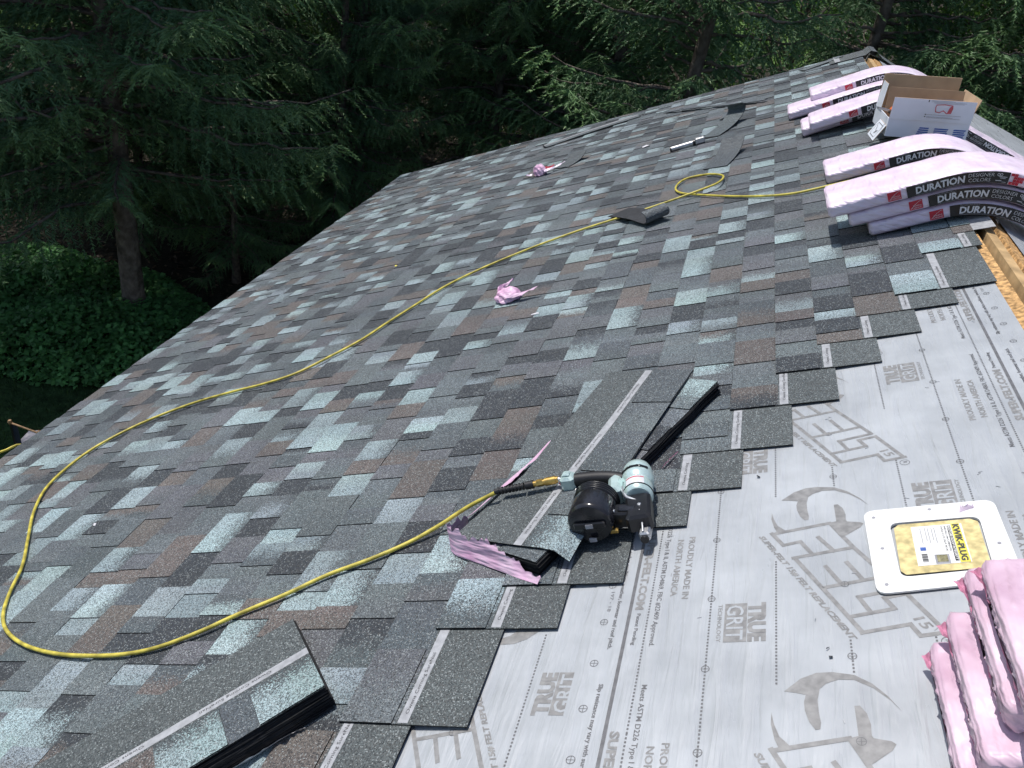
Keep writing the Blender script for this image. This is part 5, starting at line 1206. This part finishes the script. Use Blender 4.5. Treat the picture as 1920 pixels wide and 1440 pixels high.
mb.build('screwdriver', None, cmw, label='orange handled tool poking out of the white carton', cat='tool')

# ------------------------------------------------------------------ bent shingle capping the far ridge end
def ridge_cap():
    V, F = [], []; prof = []
    for i in range(8): prof.append(E1*(0.30+0.045*i)+E3*0.027)
    prof += [RIDGE+Vector((-0.02, 0, 0.048)), RIDGE+Vector((0.03, 0, 0.047)), RSM @ Vector((0.09, 0, 0.03)), RSM @ Vector((0.22, 0, 0.02)), RSM @ Vector((0.36, 0, 0.016))]
    sm = SMesh(); o = Vector((RIDGE.x, 8.72, RIDGE.z)); col = (0.075, 0.082, 0.08)
    P = [p-Vector((o.x, 0, o.z)) for p in prof]
    for p, q in zip(P[:-1], P[1:]):
        n = Vector((-(q-p).z, 0, (q-p).x)).normalized()*0.003
        A = [(p.x, 0, p.z), (q.x, 0, q.z), (q.x, 0.335, q.z), (p.x, 0.335, p.z)]; B = [(x+n.x, y, z+n.z) for x, y, z in A]
        sm.quad(B, 0, (*col, 0), col); sm.quad(A[::-1], 2); sm.quad((A[0], A[1], B[1], B[0]), 1); sm.quad((A[2], A[3], B[3], B[2]), 1)
    ob = put('cap_shingle', sm.mesh('cap_shingle'), None, Matrix.Translation(o), label='grey shingle bent over the far end of the ridge', cat='shingle')
    mb = MB(); p, q = P[1], P[2]; mb.add([(p.x-0.004, 0.0, p.z+0.007), (q.x, 0.0, q.z+0.007), (q.x, 0.335, q.z+0.007), (p.x-0.004, 0.335, p.z+0.007)], ((0, 1, 2, 3),), 'nail_strip'); mb.build('nail_strip', ob, Matrix.Translation(o))
ridge_cap()

# ------------------------------------------------------------------ folding chair on the lawn past the eave
def lawn_chair():
    o = Vector((-7.15, 5.95, GZ)); mw = Matrix.Translation(o); root = empty('lawn_chair', mw, label='pale lawn chair with brown top rail and dark posts past the eave', cat='chair')
    def q(x, y, z): return Vector((x, y, z))-o
    k1, k2 = q(-7.11, 5.85, -4.63), q(-6.72, 5.83, -4.63); dn = Vector((-0.01, 0.02, -0.40))
    for k in (k1, k2):
        mb = MB(); mb.tube([k, k+dn, Vector((k.x-0.02, k.y+0.05, 0.0))], 0.014, 'gun_black', 8); mb.build('post', root, mw)
        mb = MB(); mb.lathe([(0.020, -0.01), (0.026, 0.012), (0.016, 0.035)], 'tan_rope', Matrix.Translation(k), 10); mb.build('post_cap', root, mw)
    mb = MB(); mb.tube([k1, k2], 0.011, 'tan_rope', 8); mb.build('rail', root, mw)
    mb = MB(); V = []
    for j in range(6):
        for i in range(4): V.append(k1+Vector((0.012+0.028*i, 0.004*math.sin(i*1.5), 0))+dn*(0.04+0.96*j/5))
    mb.add(V, [(j*4+i, j*4+i+1, (j+1)*4+i+1, (j+1)*4+i) for j in range(5) for i in range(3)], 'fabric_navy', True); mb.build('fabric_panel', root, mw)
    c = [q(-7.24, 6.19, -5.0), q(-7.07, 6.29, -5.0), q(-6.82, 6.10, -5.0), q(-6.86, 5.78, -5.02), q(-7.08, 5.76, -5.02), q(-7.18, 5.94, -5.0)]
    mb = MB(); mb.poly(c[::-1], 'fabric_pale'); mb.poly([p-Vector((0, 0, 0.03)) for p in c], 'fabric_pale')
    for i in range(6): a, b = c[i], c[(i+1) % 6]; d = Vector((0, 0, 0.03)); mb.quad(a-d, b-d, b, a, 'fabric_pale')
    mb.build('seat', root, mw)
    for p in (c[1], c[4]):
        mb = MB(); mb.tube([p+Vector((0, 0.02, -0.02)), Vector((p.x, p.y+0.05, 0))], 0.016, 'gun_black', 8); mb.build('leg', root, mw)
lawn_chair()
